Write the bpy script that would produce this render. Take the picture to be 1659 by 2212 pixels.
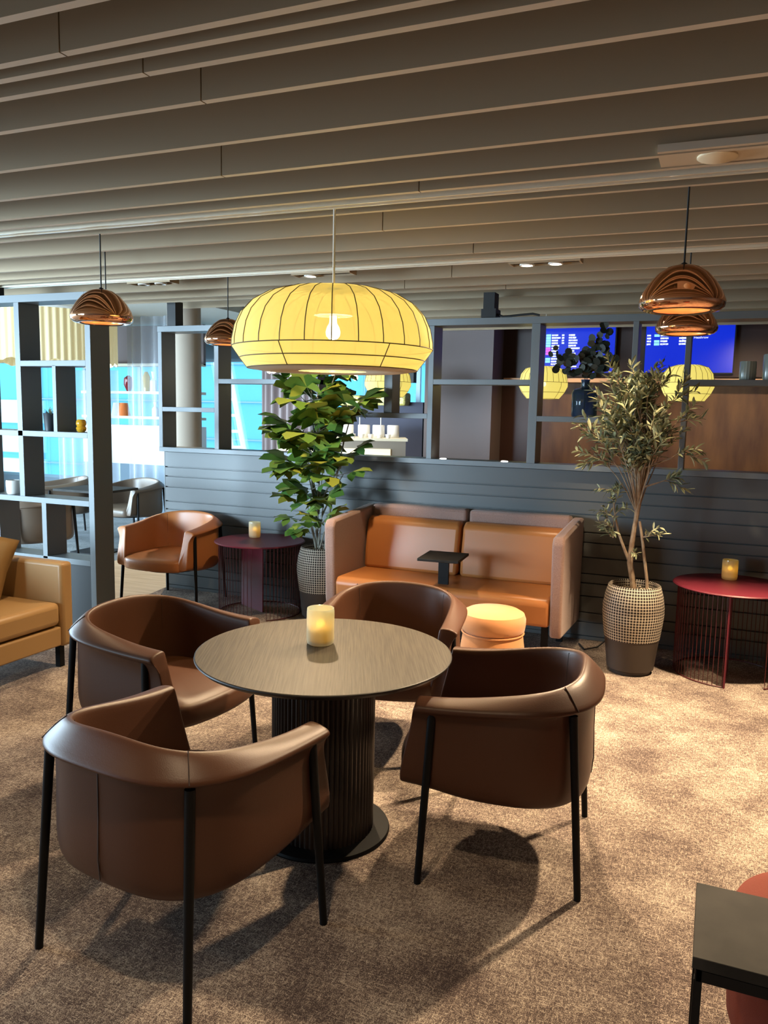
import bpy, bmesh, math, random
from mathutils import Vector, Matrix, Euler
for o in list(bpy.data.objects): bpy.data.objects.remove(o)
S = bpy.context.scene
COL = S.collection
PI = math.pi
random.seed(7)

# ------------------------------------------------------------ camera
F_PX = 1730.0
pitch, roll, yaw, H = math.radians(7.2), math.radians(-1.18), math.radians(22.6), 1.68
fw = Vector((-math.sin(yaw)*math.cos(pitch), math.cos(yaw)*math.cos(pitch), -math.sin(pitch)))
r0 = fw.cross(Vector((0, 0, 1))).normalized(); u0 = r0.cross(fw)
rv = math.cos(roll)*r0 - math.sin(roll)*u0
uv = math.sin(roll)*r0 + math.cos(roll)*u0
cd = bpy.data.cameras.new('camera'); cam = bpy.data.objects.new('camera', cd); COL.objects.link(cam)
M = Matrix((rv, uv, -fw)).transposed().to_4x4(); M.translation = Vector((0, 0, H)); cam.matrix_world = M
cd.sensor_fit = 'VERTICAL'; cd.sensor_height = 24.0; cd.lens = 24.0*F_PX/2212.0
cd.clip_start = 0.05; cd.clip_end = 200
S.camera = cam

# ------------------------------------------------------------ world, daylight, lamps of the ceiling, exposure
S.view_settings.view_transform = 'Standard'; S.view_settings.look = 'None'
S.view_settings.gamma = 1.0; S.view_settings.use_curve_mapping = False
S.view_settings.exposure = 0.0
w = bpy.data.worlds.new('sky'); S.world = w; w.use_nodes = True
bg = w.node_tree.nodes['Background']; bg.inputs[0].default_value = (0.55, 0.80, 1.0, 1); bg.inputs[1].default_value = 4.0

def area(name, loc, target, sx, sy, energy, color):
    l = bpy.data.lights.new(name, 'AREA'); l.shape = 'RECTANGLE'; l.size = sx; l.size_y = sy
    l.energy = energy; l.color = color
    o = bpy.data.objects.new(name, l); COL.objects.link(o); o.location = loc
    o.rotation_euler = (Vector(target)-Vector(loc)).to_track_quat('-Z', 'Y').to_euler(); return o
# daylight through the window wall on the left side
area('daylight_area', (-12.7, 3.5, 1.5), (0, 3.5, 1.0), 9.0, 2.0, 1900, (0.60, 0.82, 1.0))

area('daylight_area', (-9.2, -3.05, 1.6), (-6.3, 6.0, 1.2), 5.2, 2.0, 330, (0.60, 0.82, 1.0)).data.spread = math.radians(48)  # added daylight fill, unseen behind the camera, brightens the left shelf fronts

def spot(loc, target, energy, size=80, blend=.6, color=(1, .74, .46), rad=.03):
    l = bpy.data.lights.new('spot_lamp', 'SPOT'); l.energy = energy; l.color = color
    l.spot_size = math.radians(size); l.spot_blend = blend; l.shadow_soft_size = rad
    o = bpy.data.objects.new('spot_lamp', l); COL.objects.link(o); o.location = loc
    o.rotation_euler = (Vector(target)-Vector(loc)).to_track_quat('-Z', 'Y').to_euler(); return o
SP = [((-1.05, 4.81, 2.545), (-0.75, 3.1, 0), 500, 95), ((-2.58, 4.79, 2.545), (-2.2, 3.6, 0), 300, 95),
      ((0.45, 4.81, 2.545), (0.15, 3.9, 0), 800, 95), ((-3.7, 3.28, 2.5), (-3.6, 3.2, 0), 90, 85),
      ((-0.9, 1.2, 2.5), (-0.9, 1.0, 0), 90, 100)]
for loc, tg, en, sz in SP: spot(loc, tg, en, sz, rad=.05)
spot((-2.45, 4.80, 2.545), (-2.95, 5.65, 1.0), 130, 60, .7)
spot((-.90, 4.81, 2.545), (-.48, 5.5, 1.1), 120, 60, .7)
spot((-5.2, 6.9, 2.9), (-5.1, 6.3, 0), 190, 70, .7, (1, .85, .65))
# added fill spots, unseen behind and beside the camera, for warm bounce onto the ceiling
for x, y in ((-4.5, -1.2), (-1.5, -1.6), (1.6, -1.4), (2.6, 1.2), (2.4, 3.6), (-5.6, 1.2), (0.6, -.4), (-2.8, 0.0)):
    spot((x, y, 2.52), (x, y, 0), 80, 120, .8, (1, .78, .52), .12)
# lamps of the room beyond the divider
spot((-3.9, 8.2, 2.9), (-3.9, 8.6, 1.0), 160, 90, .6, (1, .9, .75))
spot((-1.6, 8.0, 2.5), (-1.4, 8.9, 0.9), 60, 110, .8, (1, .72, .45))
spot((0.2, 7.8, 2.5), (0.3, 9.0, 0.9), 60, 110, .8, (1, .72, .45))

# ------------------------------------------------------------ materials
def mat(name, col, rough=.5, metal=0., emit=None, es=1., trans=0., alpha=1., bump=None, coat=0., var=None, ior=None, spec=None, sheen=0.):
    m = bpy.data.materials.new(name); m.use_nodes = True; nt = m.node_tree; b = nt.nodes['Principled BSDF']
    b.inputs['Base Color'].default_value = (*col, 1); b.inputs['Roughness'].default_value = rough; b.inputs['Metallic'].default_value = metal
    if emit: b.inputs['Emission Color'].default_value = (*emit, 1); b.inputs['Emission Strength'].default_value = es
    if trans: b.inputs['Transmission Weight'].default_value = trans
    if alpha < 1: b.inputs['Alpha'].default_value = alpha
    if coat: b.inputs['Coat Weight'].default_value = coat; b.inputs['Coat Roughness'].default_value = .08
    if ior: b.inputs['IOR'].default_value = ior
    if spec is not None: b.inputs['Specular IOR Level'].default_value = spec
    if sheen: b.inputs['Sheen Weight'].default_value = sheen
    if bump or var:
        tc = nt.nodes.new('ShaderNodeTexCoord')
        mp = nt.nodes.new('ShaderNodeMapping'); nt.links.new(tc.outputs['Object'], mp.inputs[0])
        n = nt.nodes.new('ShaderNodeTexNoise'); nt.links.new(mp.outputs[0], n.inputs['Vector'])
        sc = (bump or var)[0]
        if isinstance(sc, tuple): mp.inputs['Scale'].default_value = sc; n.inputs['Scale'].default_value = 1
        else: n.inputs['Scale'].default_value = sc
        n.inputs['Detail'].default_value = 5
        if bump:
            bp = nt.nodes.new('ShaderNodeBump'); bp.inputs['Strength'].default_value = bump[1]; bp.inputs['Distance'].default_value = .004
            nt.links.new(n.outputs[0], bp.inputs['Height']); nt.links.new(bp.outputs[0], b.inputs['Normal'])
        if var:
            if bump:
                n2 = nt.nodes.new('ShaderNodeTexNoise'); mp2 = nt.nodes.new('ShaderNodeMapping'); nt.links.new(tc.outputs['Object'], mp2.inputs[0])
                nt.links.new(mp2.outputs[0], n2.inputs['Vector']); n2.inputs['Detail'].default_value = 6
                if isinstance(var[0], tuple): mp2.inputs['Scale'].default_value = var[0]; n2.inputs['Scale'].default_value = 1
                else: n2.inputs['Scale'].default_value = var[0]
                n = n2
            cr = nt.nodes.new('ShaderNodeValToRGB'); cr.color_ramp.elements[0].position = .35; cr.color_ramp.elements[1].position = .65
            cr.color_ramp.elements[0].color = (*col, 1); cr.color_ramp.elements[1].color = (*var[1], 1)
            nt.links.new(n.outputs[0], cr.inputs[0]); nt.links.new(cr.outputs[0], b.inputs['Base Color'])
    return m

def carpet_mat(name, light, dark, mid):
    m = bpy.data.materials.new(name); m.use_nodes = True; nt = m.node_tree; N = nt.nodes; L = nt.links; b = N['Principled BSDF']
    b.inputs['Roughness'].default_value = .95; b.inputs['Specular IOR Level'].default_value = .15
    tc = N.new('ShaderNodeTexCoord')
    def noise(scale, detail=4, rough=.6, off=0):
        mp = N.new('ShaderNodeMapping'); mp.inputs['Scale'].default_value = scale; mp.inputs['Location'].default_value = (off, off*.7, 0)
        L.new(tc.outputs['Object'], mp.inputs[0])
        n = N.new('ShaderNodeTexNoise'); n.inputs['Scale'].default_value = 1; n.inputs['Detail'].default_value = detail; n.inputs['Roughness'].default_value = rough
        L.new(mp.outputs[0], n.inputs['Vector']); return n.outputs[0]
    def mth(op, a, c=None, clamp=False):
        x = N.new('ShaderNodeMath'); x.operation = op; x.use_clamp = clamp
        for i, v in enumerate((a, c)):
            if v is None: continue
            if isinstance(v, (int, float)): x.inputs[i].default_value = v
            else: L.new(v, x.inputs[i])
        return x.outputs[0]
    a = noise((40, 135, 1), 5, .7); c = noise((135, 40, 1), 5, .7, off=3); d = noise((300, 300, 1), 2, off=5); e = noise((2.6, 2.6, 1), 6, .7, off=9)
    s = mth('MAXIMUM', a, c); s = mth('ADD', s, mth('MULTIPLY', mth('SUBTRACT', d, .5), .8)); s = mth('ADD', s, mth('MULTIPLY', mth('SUBTRACT', e, .5), .55))
    cr = N.new('ShaderNodeValToRGB'); el = cr.color_ramp.elements
    el[0].position = .43; el[0].color = (*dark, 1); el[1].position = .73; el[1].color = (*light, 1)
    x = el.new(.56); x.color = (*mid, 1)
    L.new(s, cr.inputs[0]); L.new(cr.outputs[0], b.inputs['Base Color'])
    bp = N.new('ShaderNodeBump'); bp.inputs['Strength'].default_value = .5; bp.inputs['Distance'].default_value = .004
    L.new(s, bp.inputs['Height']); L.new(bp.outputs[0], b.inputs['Normal'])
    return m

def wood_mat(name, c1, c2, scale=(3, 90, 90), rough=.45, spec=.5):
    m = mat(name, c1, rough, bump=(scale, .12), var=(scale, c2), spec=spec); return m

MT = {}
MT['carpet'] = carpet_mat('woven carpet', (.63, .54, .44), (.07, .050, .047), (.245, .19, .158))
MT['carpet_grey'] = carpet_mat('grey carpet', (.40, .43, .44), (.12, .13, .14), (.22, .24, .25))
MT['woodfloor'] = wood_mat('light wood floor', (.62, .47, .30), (.48, .34, .20), (2.0, 26, 1), .5)
MT['baffle'] = mat('taupe baffle', (.375, .285, .180), .75, bump=(60, .05))
MT['baffle_lit'] = mat('pale bounce lit baffle', (.60, .51, .39), .6)  # paler tone paints the floor's bounce light onto baffle undersides
MT['slab'] = mat('ceiling slab', (.22, .19, .15), .9)
MT['ceil_pale'] = mat('pale ceiling', (.55, .52, .45), .9)
MT['plank'] = mat('dark blue grey planks', (.082, .088, .088), .45, bump=((3, 40, 40), .06))
MT['frame'] = mat('blue grey shelving paint', (.145, .165, .175), .4)
MT['frame_dark'] = mat('dark shelving side', (.085, .075, .066), .45)
MT['blackmetal'] = mat('black metal', (.006, .006, .0065), .5, spec=.16)
MT['black'] = mat('black matt', (.008, .008, .008), .6)
MT['leather_brown'] = mat('dark brown leather', (.078, .031, .016), .42, bump=(320, .10), spec=.35)
MT['leather_orange'] = mat('cognac leather', (.46, .165, .052), .34, bump=(320, .10), spec=.45)
MT['leather_taupe'] = mat('taupe leather', (.12, .085, .06), .4, bump=(320, .1))
MT['leather_tan'] = mat('tan leather', (.38, .225, .09), .42, bump=(300, .1))
MT['leather_sofa'] = mat('orange tan sofa leather', (.43, .160, .045), .36, bump=(320, .08))
MT['seam'] = mat('dark seam', (.03, .014, .009), .7)
MT['fabric_mauve'] = mat('mauve brown wool', (.25, .145, .115), .95, bump=(420, .6), var=(260, (.36, .23, .19)), sheen=.3)
MT['pouf'] = mat('orange felt', (.62, .27, .10), .9, bump=(400, .3), sheen=.3)
MT['pouf_red'] = mat('rust red felt', (.20, .035, .02), .9, bump=(400, .3))
MT['tabletop'] = wood_mat('grey oak veneer', (.040, .031, .021), (.078, .062, .044), (170, 5, 1), .50, .25)
MT['tableedge'] = mat('dark table edge', (.018, .015, .013), .4)
MT['column_dark'] = mat('dark fluted column', (.022, .015, .012), .35)
MT['red'] = mat('oxblood steel', (.125, .013, .025), .48, spec=.35)
MT['red_dark'] = mat('dark oxblood wire', (.075, .008, .010), .45)
MT['basket_dark'] = mat('brown planter', (.045, .032, .024), .6)
MT['soil'] = mat('soil', (.012, .010, .008), .9)
MT['pebble'] = mat('pebbles', (.55, .45, .34), .7)
MT['bark'] = mat('bark', (.22, .14, .085), .8, bump=(60, .6), var=(25, (.34, .26, .17)))
MT['stem'] = mat('pale stem', (.20, .19, .15), .7, bump=(50, .4))
MT['brass'] = mat('track enamel', (.86, .76, .58), .35, coat=.5)
MT['white'] = mat('white ceramic', (.80, .78, .74), .4)
MT['cream'] = mat('cream', (.72, .66, .50), .7)
MT['violet'] = mat('violet grey wall', (.055, .052, .075), .8)
MT['greywall'] = mat('grey panel wall', (.15, .118, .115), .8, bump=((60, 60, 4), .05))
MT['bluegrey_wall'] = mat('blue grey wall', (.16, .22, .27), .8)
MT['brownwood'] = mat('walnut wall', (.080, .027, .008), .55, bump=((14, 14, 3), .1), var=((7, 7, 1.6), (.17, .072, .022)))
MT['darkwood'] = mat('dark walnut', (.045, .017, .012), .5)
MT['shelfwood'] = mat('light oak shelf', (.62, .36, .20), .5)
MT['screen'] = mat('blue screen', (.0, .01, .1), .3, emit=(.004, .022, .62), es=1.0)
MT['scrtext'] = mat('screen white', (.8, .8, .8), .5, emit=(.85, .90, 1), es=1.0)
MT['scrcyan'] = mat('screen cyan', (.2, .5, .5), .5, emit=(.28, .70, .72), es=1.0)
MT['scrpink'] = mat('screen pink', (.5, .1, .5), .5, emit=(.72, .12, .62), es=1.0)
MT['outside_wall'] = mat('cyan facade', (.085, .34, .48), .6)
MT['outside_white'] = mat('white facade band', (.72, .86, .88), .6)
MT['mullion'] = mat('window frame', (.20, .30, .36), .4)
MT['plaster_column'] = mat('round column plaster', (.34, .28, .22), .8)
MT['pot_black'] = mat('small black pot', (.02, .025, .03), .5)
MT['glass_dark'] = mat('smoked blue glass', (.10, .16, .22), .05, trans=.85, ior=1.35, alpha=.9)
MT['glass_yellow'] = mat('amber glass', (.9, .50, .04), .08, trans=.6, ior=1.4)
MT['glass_red'] = mat('red glass', (.35, .02, .02), .08, trans=.5, ior=1.4)
MT['frost'] = mat('frosted white glass', (.72, .70, .65), .5, trans=.2)
MT['grey_glass'] = mat('ribbed grey green glass', (.30, .35, .32), .25, coat=.5)
MT['pillow'] = mat('mustard pillow', (.34, .20, .07), .9, bump=(200, .3))
MT['led'] = mat('led lens', (1, .9, .8), .3, emit=(1, .93, .82), es=14)
MT['bulb'] = mat('bulb glow', (1, .9, .7), .3, emit=(1, .85, .50), es=18)
MT['bulb_small'] = mat('filament bulb', (1, .9, .7), .3, emit=(1, .86, .62), es=5)
MT['speaker'] = mat('cream speaker grille', (.82, .70, .48), .6)
MT['gold'] = mat('gold weave', (.55, .42, .08), .5, bump=(60, .8), var=(40, (.85, .75, .30)))
MT['rope'] = mat('lamp wire', (.16, .12, .05), .6)
MT['white_cord'] = mat('white cord', (.75, .72, .66), .5)
MT['plant_teal'] = mat('teal leaf', (.04, .30, .20), .5)
MT['plate'] = mat('stone table plate', (.012, .011, .0095), .7, spec=.25, var=(9, (.024, .022, .019)))
MT['fringe'] = mat('cream fringe', (.68, .58, .36), .9, bump=((140, 140, 2), .8), emit=(.9, .72, .30), es=.25)
MT['sheer'] = mat('sheer curtain', (.62, .66, .72), .9, alpha=.26)
MT['curtain_pink'] = mat('dusty curtain', (.36, .28, .27), .9)
MT['glasspane'] = mat('window glass', (.9, .97, 1), .02, trans=1.0, ior=1.02, alpha=.25)
MT['copper_in'] = mat('copper inside', (1.0, .42, .16), .3, metal=.6, emit=(1.0, .30, .06), es=.8)
# lit fabric lampshade: glowing cloth that lets a little of the bulb through
def shade_mat(name, emi, es, tr):
    m = bpy.data.materials.new(name); m.use_nodes = True; nt = m.node_tree; b = nt.nodes['Principled BSDF']; out = nt.nodes['Material Output']
    b.inputs['Base Color'].default_value = (.55, .46, .18, 1); b.inputs['Roughness'].default_value = .9
    b.inputs['Emission Color'].default_value = (*emi, 1); b.inputs['Emission Strength'].default_value = es
    t = nt.nodes.new('ShaderNodeBsdfTransparent'); mx = nt.nodes.new('ShaderNodeMixShader'); mx.inputs[0].default_value = tr
    nt.links.new(b.outputs[0], mx.inputs[1]); nt.links.new(t.outputs[0], mx.inputs[2]); nt.links.new(mx.outputs[0], out.inputs[0]); return m
MT['lampshade'] = shade_mat('yellow stretched lampshade', (.82, .62, .13), .70, .12)
MT['lampshade_far'] = shade_mat('pale yellow lampshade', (.95, .78, .17), .85, .06)
# copper: glossy, softly rippled
def copper():
    m = mat('polished copper', (.95, .52, .31), .07, metal=1.0); nt = m.node_tree
    tc = nt.nodes.new('ShaderNodeTexCoord'); n = nt.nodes.new('ShaderNodeTexNoise'); n.inputs['Scale'].default_value = 6; n.inputs['Detail'].default_value = 1
    bp = nt.nodes.new('ShaderNodeBump'); bp.inputs['Strength'].default_value = .25; bp.inputs['Distance'].default_value = .02
    nt.links.new(tc.outputs['Object'], n.inputs['Vector']); nt.links.new(n.outputs[0], bp.inputs['Height']); nt.links.new(bp.outputs[0], nt.nodes['Principled BSDF'].inputs['Normal']); return m
MT['copper'] = copper()
# candle glass: frosted, translucent so that the little flame inside shows
def candle_glass():
    m = bpy.data.materials.new('frosted candle glass'); m.use_nodes = True; nt = m.node_tree; out = nt.nodes['Material Output']; nt.nodes.remove(nt.nodes['Principled BSDF'])
    d = nt.nodes.new('ShaderNodeBsdfDiffuse'); d.inputs[0].default_value = (.50, .55, .48, 1)
    t = nt.nodes.new('ShaderNodeBsdfTranslucent'); t.inputs[0].default_value = (.86, .78, .58, 1)
    g = nt.nodes.new('ShaderNodeBsdfGlossy'); g.inputs[1].default_value = .12
    tr = nt.nodes.new('ShaderNodeBsdfTransparent'); tr.inputs[0].default_value = (.9, 1, .9, 1)
    a = nt.nodes.new('ShaderNodeMixShader'); a.inputs[0].default_value = .5; nt.links.new(d.outputs[0], a.inputs[1]); nt.links.new(t.outputs[0], a.inputs[2])
    c = nt.nodes.new('ShaderNodeMixShader'); c.inputs[0].default_value = .10; nt.links.new(a.outputs[0], c.inputs[1]); nt.links.new(g.outputs[0], c.inputs[2])
    e = nt.nodes.new('ShaderNodeMixShader'); e.inputs[0].default_value = .25; nt.links.new(c.outputs[0], e.inputs[1]); nt.links.new(tr.outputs[0], e.inputs[2])
    nt.links.new(e.outputs[0], out.inputs[0]); return m
MT['candle_glass'] = candle_glass()
MT['wax'] = mat('candle wax', (.85, .50, .12), .6, emit=(1, .42, .02), es=1.0)
MT['flame'] = mat('candle flame', (1, .8, .2), .5, emit=(1, .52, .04), es=9)
# leaf materials with colour variation
def leaf_mat(name, a, bcol, c):
    m = bpy.data.materials.new(name); m.use_nodes = True; nt = m.node_tree; b = nt.nodes['Principled BSDF']; b.inputs['Roughness'].default_value = .45
    g = nt.nodes.new('ShaderNodeNewGeometry'); cr = nt.nodes.new('ShaderNodeValToRGB'); el = cr.color_ramp.elements
    el[0].color = (*a, 1); el[1].color = (*c, 1); x = el.new(.5); x.color = (*bcol, 1)
    nt.links.new(g.outputs['Random Per Island'], cr.inputs[0]); nt.links.new(cr.outputs[0], b.inputs['Base Color']); return m
MT['leaf_fig'] = leaf_mat('broad green leaf', (.045, .13, .025), (.11, .21, .03), (.34, .36, .05))
MT['leaf_olive'] = leaf_mat('silver green olive leaf', (.10, .115, .06), (.23, .25, .135), (.44, .44, .25))
MT['leaf_euca'] = leaf_mat('dark round leaf', (.010, .014, .010), (.02, .026, .018), (.035, .045, .028))
# woven basket pot: grid of pale threads over dark
def basket():
    m = bpy.data.materials.new('woven basket pot'); m.use_nodes = True; nt = m.node_tree; N = nt.nodes; L = nt.links; b = N['Principled BSDF']; b.inputs['Roughness'].default_value = .75
    tc = N.new('ShaderNodeTexCoord'); sp = N.new('ShaderNodeSeparateXYZ'); L.new(tc.outputs['Object'], sp.inputs[0])
    def mth(op, a, c=None):
        x = N.new('ShaderNodeMath'); x.operation = op
        for i, v in enumerate((a, c)):
            if v is None: continue
            if isinstance(v, (int, float)): x.inputs[i].default_value = v
            else: L.new(v, x.inputs[i])
        return x.outputs[0]
    ang = mth('MULTIPLY', mth('ARCTAN2', sp.outputs[1], sp.outputs[0]), 64/(2*PI))
    zz = mth('MULTIPLY', sp.outputs[2], 54)
    fa = mth('ABSOLUTE', mth('SUBTRACT', mth('FRACT', ang), .5)); fz = mth('ABSOLUTE', mth('SUBTRACT', mth('FRACT', zz), .5))
    mx = mth('MAXIMUM', fa, fz); st = mth('GREATER_THAN', mx, .40)
    mix = N.new('ShaderNodeMix'); mix.data_type = 'RGBA'; L.new(st, mix.inputs[0]); mix.inputs[6].default_value = (.022, .015, .010, 1); mix.inputs[7].default_value = (.62, .54, .43, 1)
    L.new(mix.outputs[2], b.inputs['Base Color'])
    bp = N.new('ShaderNodeBump'); bp.inputs['Strength'].default_value = .6; bp.inputs['Distance'].default_value = .004; L.new(mx, bp.inputs['Height']); L.new(bp.outputs[0], b.inputs['Normal'])
    return m
MT['basket'] = basket()

# ------------------------------------------------------------ mesh helpers
class MB:
    def __init__(s): s.v = []; s.f = []; s.m = []
    def add(s, vs, fs, mi=0):
        o = len(s.v); s.v += [tuple(v) for v in vs]; s.f += [tuple(i+o for i in f) for f in fs]; s.m += [mi]*len(fs); return s
    def box(s, c, d, rot=None, mi=0, taper=None):
        x, y, z = d[0]/2, d[1]/2, d[2]/2
        vs = [Vector((a*x, b*y, e*z)) for e in (-1, 1) for b in (-1, 1) for a in (-1, 1)]
        if rot is not None: vs = [Euler(rot).to_matrix() @ v for v in vs]
        vs = [v+Vector(c) for v in vs]
        return s.add(vs, [(0, 2, 3, 1), (4, 5, 7, 6), (0, 1, 5, 4), (2, 6, 7, 3), (0, 4, 6, 2), (1, 3, 7, 5)], mi)
    def b2(s, x0, x1, y0, y1, z0, z1, mi=0): return s.box(((x0+x1)/2, (y0+y1)/2, (z0+z1)/2), (x1-x0, y1-y0, z1-z0), None, mi)
    def lathe(s, prof, n=48, c=(0, 0, 0), cap0=False, cap1=False, mi=0, wob=None):
        k = len(prof); vs = []
        for i in range(n):
            a = 2*PI*i/n
            for j, (r, z) in enumerate(prof):
                rr = r*(wob(a, j) if wob else 1); vs.append((c[0]+rr*math.cos(a), c[1]+rr*math.sin(a), c[2]+z))
        fs = [(i*k+j, ((i+1) % n)*k+j, ((i+1) % n)*k+j+1, i*k+j+1) for i in range(n) for j in range(k-1)]
        if cap0: fs.append(tuple(i*k for i in range(n))[::-1])
        if cap1: fs.append(tuple(i*k+k-1 for i in range(n)))
        return s.add(vs, fs, mi)
    def tube(s, pts, r, n=8, mi=0, cap=True, closed=False):
        P = [Vector(p) for p in pts]; k = len(P)
        rr = r if isinstance(r, (list, tuple)) else [r]*k
        vs = []; up = None
        for i, p in enumerate(P):
            if closed: t = P[(i+1) % k]-P[i-1]
            else: t = P[min(i+1, k-1)]-P[max(i-1, 0)]
            t.normalize()
            if up is None: up = t.orthogonal().normalized()
            up = (up - t*up.dot(t)); up = up.normalized() if up.length > 1e-6 else t.orthogonal().normalized()
            b = t.cross(up)
            for j in range(n):
                a = 2*PI*j/n; vs.append(p+(up*math.cos(a)+b*math.sin(a))*rr[i])
        m = k if closed else k-1
        fs = [(i*n+j, i*n+(j+1) % n, ((i+1) % k)*n+(j+1) % n, ((i+1) % k)*n+j) for i in range(m) for j in range(n)]
        if cap and not closed: fs += [tuple(range(n))[::-1], tuple((k-1)*n+j for j in range(n))]
        return s.add(vs, fs, mi)
    def cyl(s, c, r, h, n=32, mi=0, r2=None): return s.lathe([(r, 0), (r if r2 is None else r2, h)], n, c, True, True, mi)
    def build(s, name, m, parent=None, smooth=True, bevel=0, sub=0, loc=None, angle=40):
        me = bpy.data.meshes.new(name); me.from_pydata(s.v, [], s.f)
        for x in (m if isinstance(m, (list, tuple)) else [m]): me.materials.append(x)
        if any(s.m): me.polygons.foreach_set('material_index', s.m)
        bm = bmesh.new(); bm.from_mesh(me); bmesh.ops.recalc_face_normals(bm, faces=bm.faces); bm.to_mesh(me); bm.free()
        o = bpy.data.objects.new(name, me); COL.objects.link(o)
        if smooth:
            me.polygons.foreach_set('use_smooth', [True]*len(me.polygons))
            try: me.set_sharp_from_angle(angle=math.radians(angle))
            except Exception: pass
        if parent is not None: o.parent = parent
        if loc is not None: o.location = loc
        if bevel:
            b = o.modifiers.new('bevel', 'BEVEL'); b.width = bevel; b.segments = 3; b.limit_method = 'ANGLE'; b.angle_limit = math.radians(35)
            if smooth: me.polygons.foreach_set('use_smooth', [True]*len(me.polygons)); 
        if sub:
            d = o.modifiers.new('sub', 'SUBSURF'); d.levels = sub; d.render_levels = sub
        return o

def tag(o, label=None, cat=None, group=None, kind=None):
    if label: o['label'] = label
    if cat: o['category'] = cat
    if group: o['group'] = group
    if kind: o['kind'] = kind
    return o
def empty(name, loc=(0, 0, 0), rz=0., **k):
    o = bpy.data.objects.new(name, None); COL.objects.link(o); o.location = loc; o.rotation_euler = (0, 0, rz); o.empty_display_size = .1
    return tag(o, k.get('label'), k.get('cat'), k.get('group'), k.get('kind'))
def struct(o): o['kind'] = 'structure'; return o
def copy_tree(o, parent=None):
    c = o.copy(); COL.objects.link(c)
    if parent is not None: c.parent = parent; c.matrix_parent_inverse = o.matrix_parent_inverse
    for ch in list(kids[o.name]) if o.name in kids else []: copy_tree(ch, c)
    return c
kids = {}
def index_kids():
    kids.clear()
    for o in bpy.data.objects:
        if o.parent: kids.setdefault(o.parent.name, []).append(o)
def dup(root, loc, rz, label, group=None):
    index_kids(); c = copy_tree(root); c.location = loc; c.rotation_euler = (0, 0, rz); c['label'] = label
    if group: c['group'] = group
    return c

# ============================================================ THE SETTING
# floor : carpet, wood aisle, grey carpet beyond
fb = MB(); z = 0.0
X0, X1, Y0, Y1 = -13.0, 3.6, -3.2, 11.1
def quad(pts, mi): fb.add([(x, y, 0) for x, y in pts] , [(0, 1, 2, 3)], mi)
quad([(X0, Y0), (X1, Y0), (X1, 4.55), (X0, 4.55)], 0)
quad([(-4.45, 4.55), (X1, 4.55), (X1, 6.02), (-4.70, 6.02)], 0)
fb.add([(-6.0, 4.55, 0), (-4.45, 4.55, 0), (-4.70, 6.02, 0), (-4.70, Y1, 0), (-5.9, Y1, 0), (-6.0, 7.18, 0)], [(0, 1, 2, 3, 4, 5)], 1)
quad([(X0, 4.55), (-6.0, 4.55), (-6.0, 7.18), (X0, 7.18)], 2)
fb.add([(X0, 7.18, 0), (-6.0, 7.18, 0), (-5.9, Y1, 0), (X0, Y1, 0)], [(0, 1, 2, 3)], 2)
quad([(-4.70, 6.02), (X1, 6.02), (X1, Y1), (-4.70, Y1)], 1)
o = fb.build('floor', [MT['carpet'], MT['woodfloor'], MT['carpet_grey']], smooth=False); struct(o)

# ceiling : slab with hanging baffles
cb = MB(); cb.b2(X0, X1, Y0, Y1, 3.02, 3.12)
ceil = struct(cb.build('ceiling', MT['slab'], smooth=False))
def baffle(y, x0=-7.2, x1=X1, t=.026, joints=(), zb=2.57):
    m = MB(); xs = [x0]+sorted(joints)+[x1]
    for a, b in zip(xs[:-1], xs[1:]):
        m.b2(a+.0025, b-.0025, y-t/2, y+t/2, zb, 3.015); m.m[-6] = 1  # bottom face takes the tone with bounce light painted in
    m.build('baffle', [MT['baffle'], MT['baffle_lit']], ceil, smooth=False)
for y, x0, jt in [(-2.6, -7.2, ()), (-2.2, -7.2, ()), (-1.8, -7.2, ()), (-1.4, -7.2, ()), (-1.0, -7.2, ()), (-.6, -7.2, ()), (-.2, -7.2, ()), (.2, -7.2, ()), (.55, -7.2, ()),
                (.88, -7.2, ()), (1.2, -7.2, (-2.2,)), (1.5, -7.2, ()), (1.69, -7.2, (-1.62,)), (1.765, -7.2, ()), (1.865, -7.2, (-1.50,)), (2.085, -7.2, (-1.47,)), (2.42, -7.2, ()),
                (2.75, -7.2, (-1.85,)), (3.035, -7.2, ()), (3.195, -7.2, (-1.2,)), (3.44, -7.2, ()), (3.81, -7.2, (-1.62,)), (4.21, -7.2, ()), (4.48, -7.2, (-1.35,)), (4.64, -7.2, ()),
                (5.23, -5.9, (-1.72,)), (5.60, -5.6, (-2.2,)), (5.81, -5.35, (-1.5,)), (6.20, -4.75, ()), (6.85, -4.2, ()), (7.32, -3.9, ()), (7.8, -3.6, ()), (8.2, -3.3, ()), (8.55, -3.0, ())]:
    baffle(y, x0, joints=jt)
# boarded patch between two baffles carrying the speaker
MB().b2(-.265, .085, 3.0, 3.21, 2.575, 2.60).build('board_patch', MT['baffle_lit'], ceil, smooth=False)
# pale plain ceiling over the window side
MB().b2(X0, -6.0, 4.8, Y1, 2.93, 3.015).build('plain_panel', MT['ceil_pale'], ceil, smooth=False)

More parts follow.
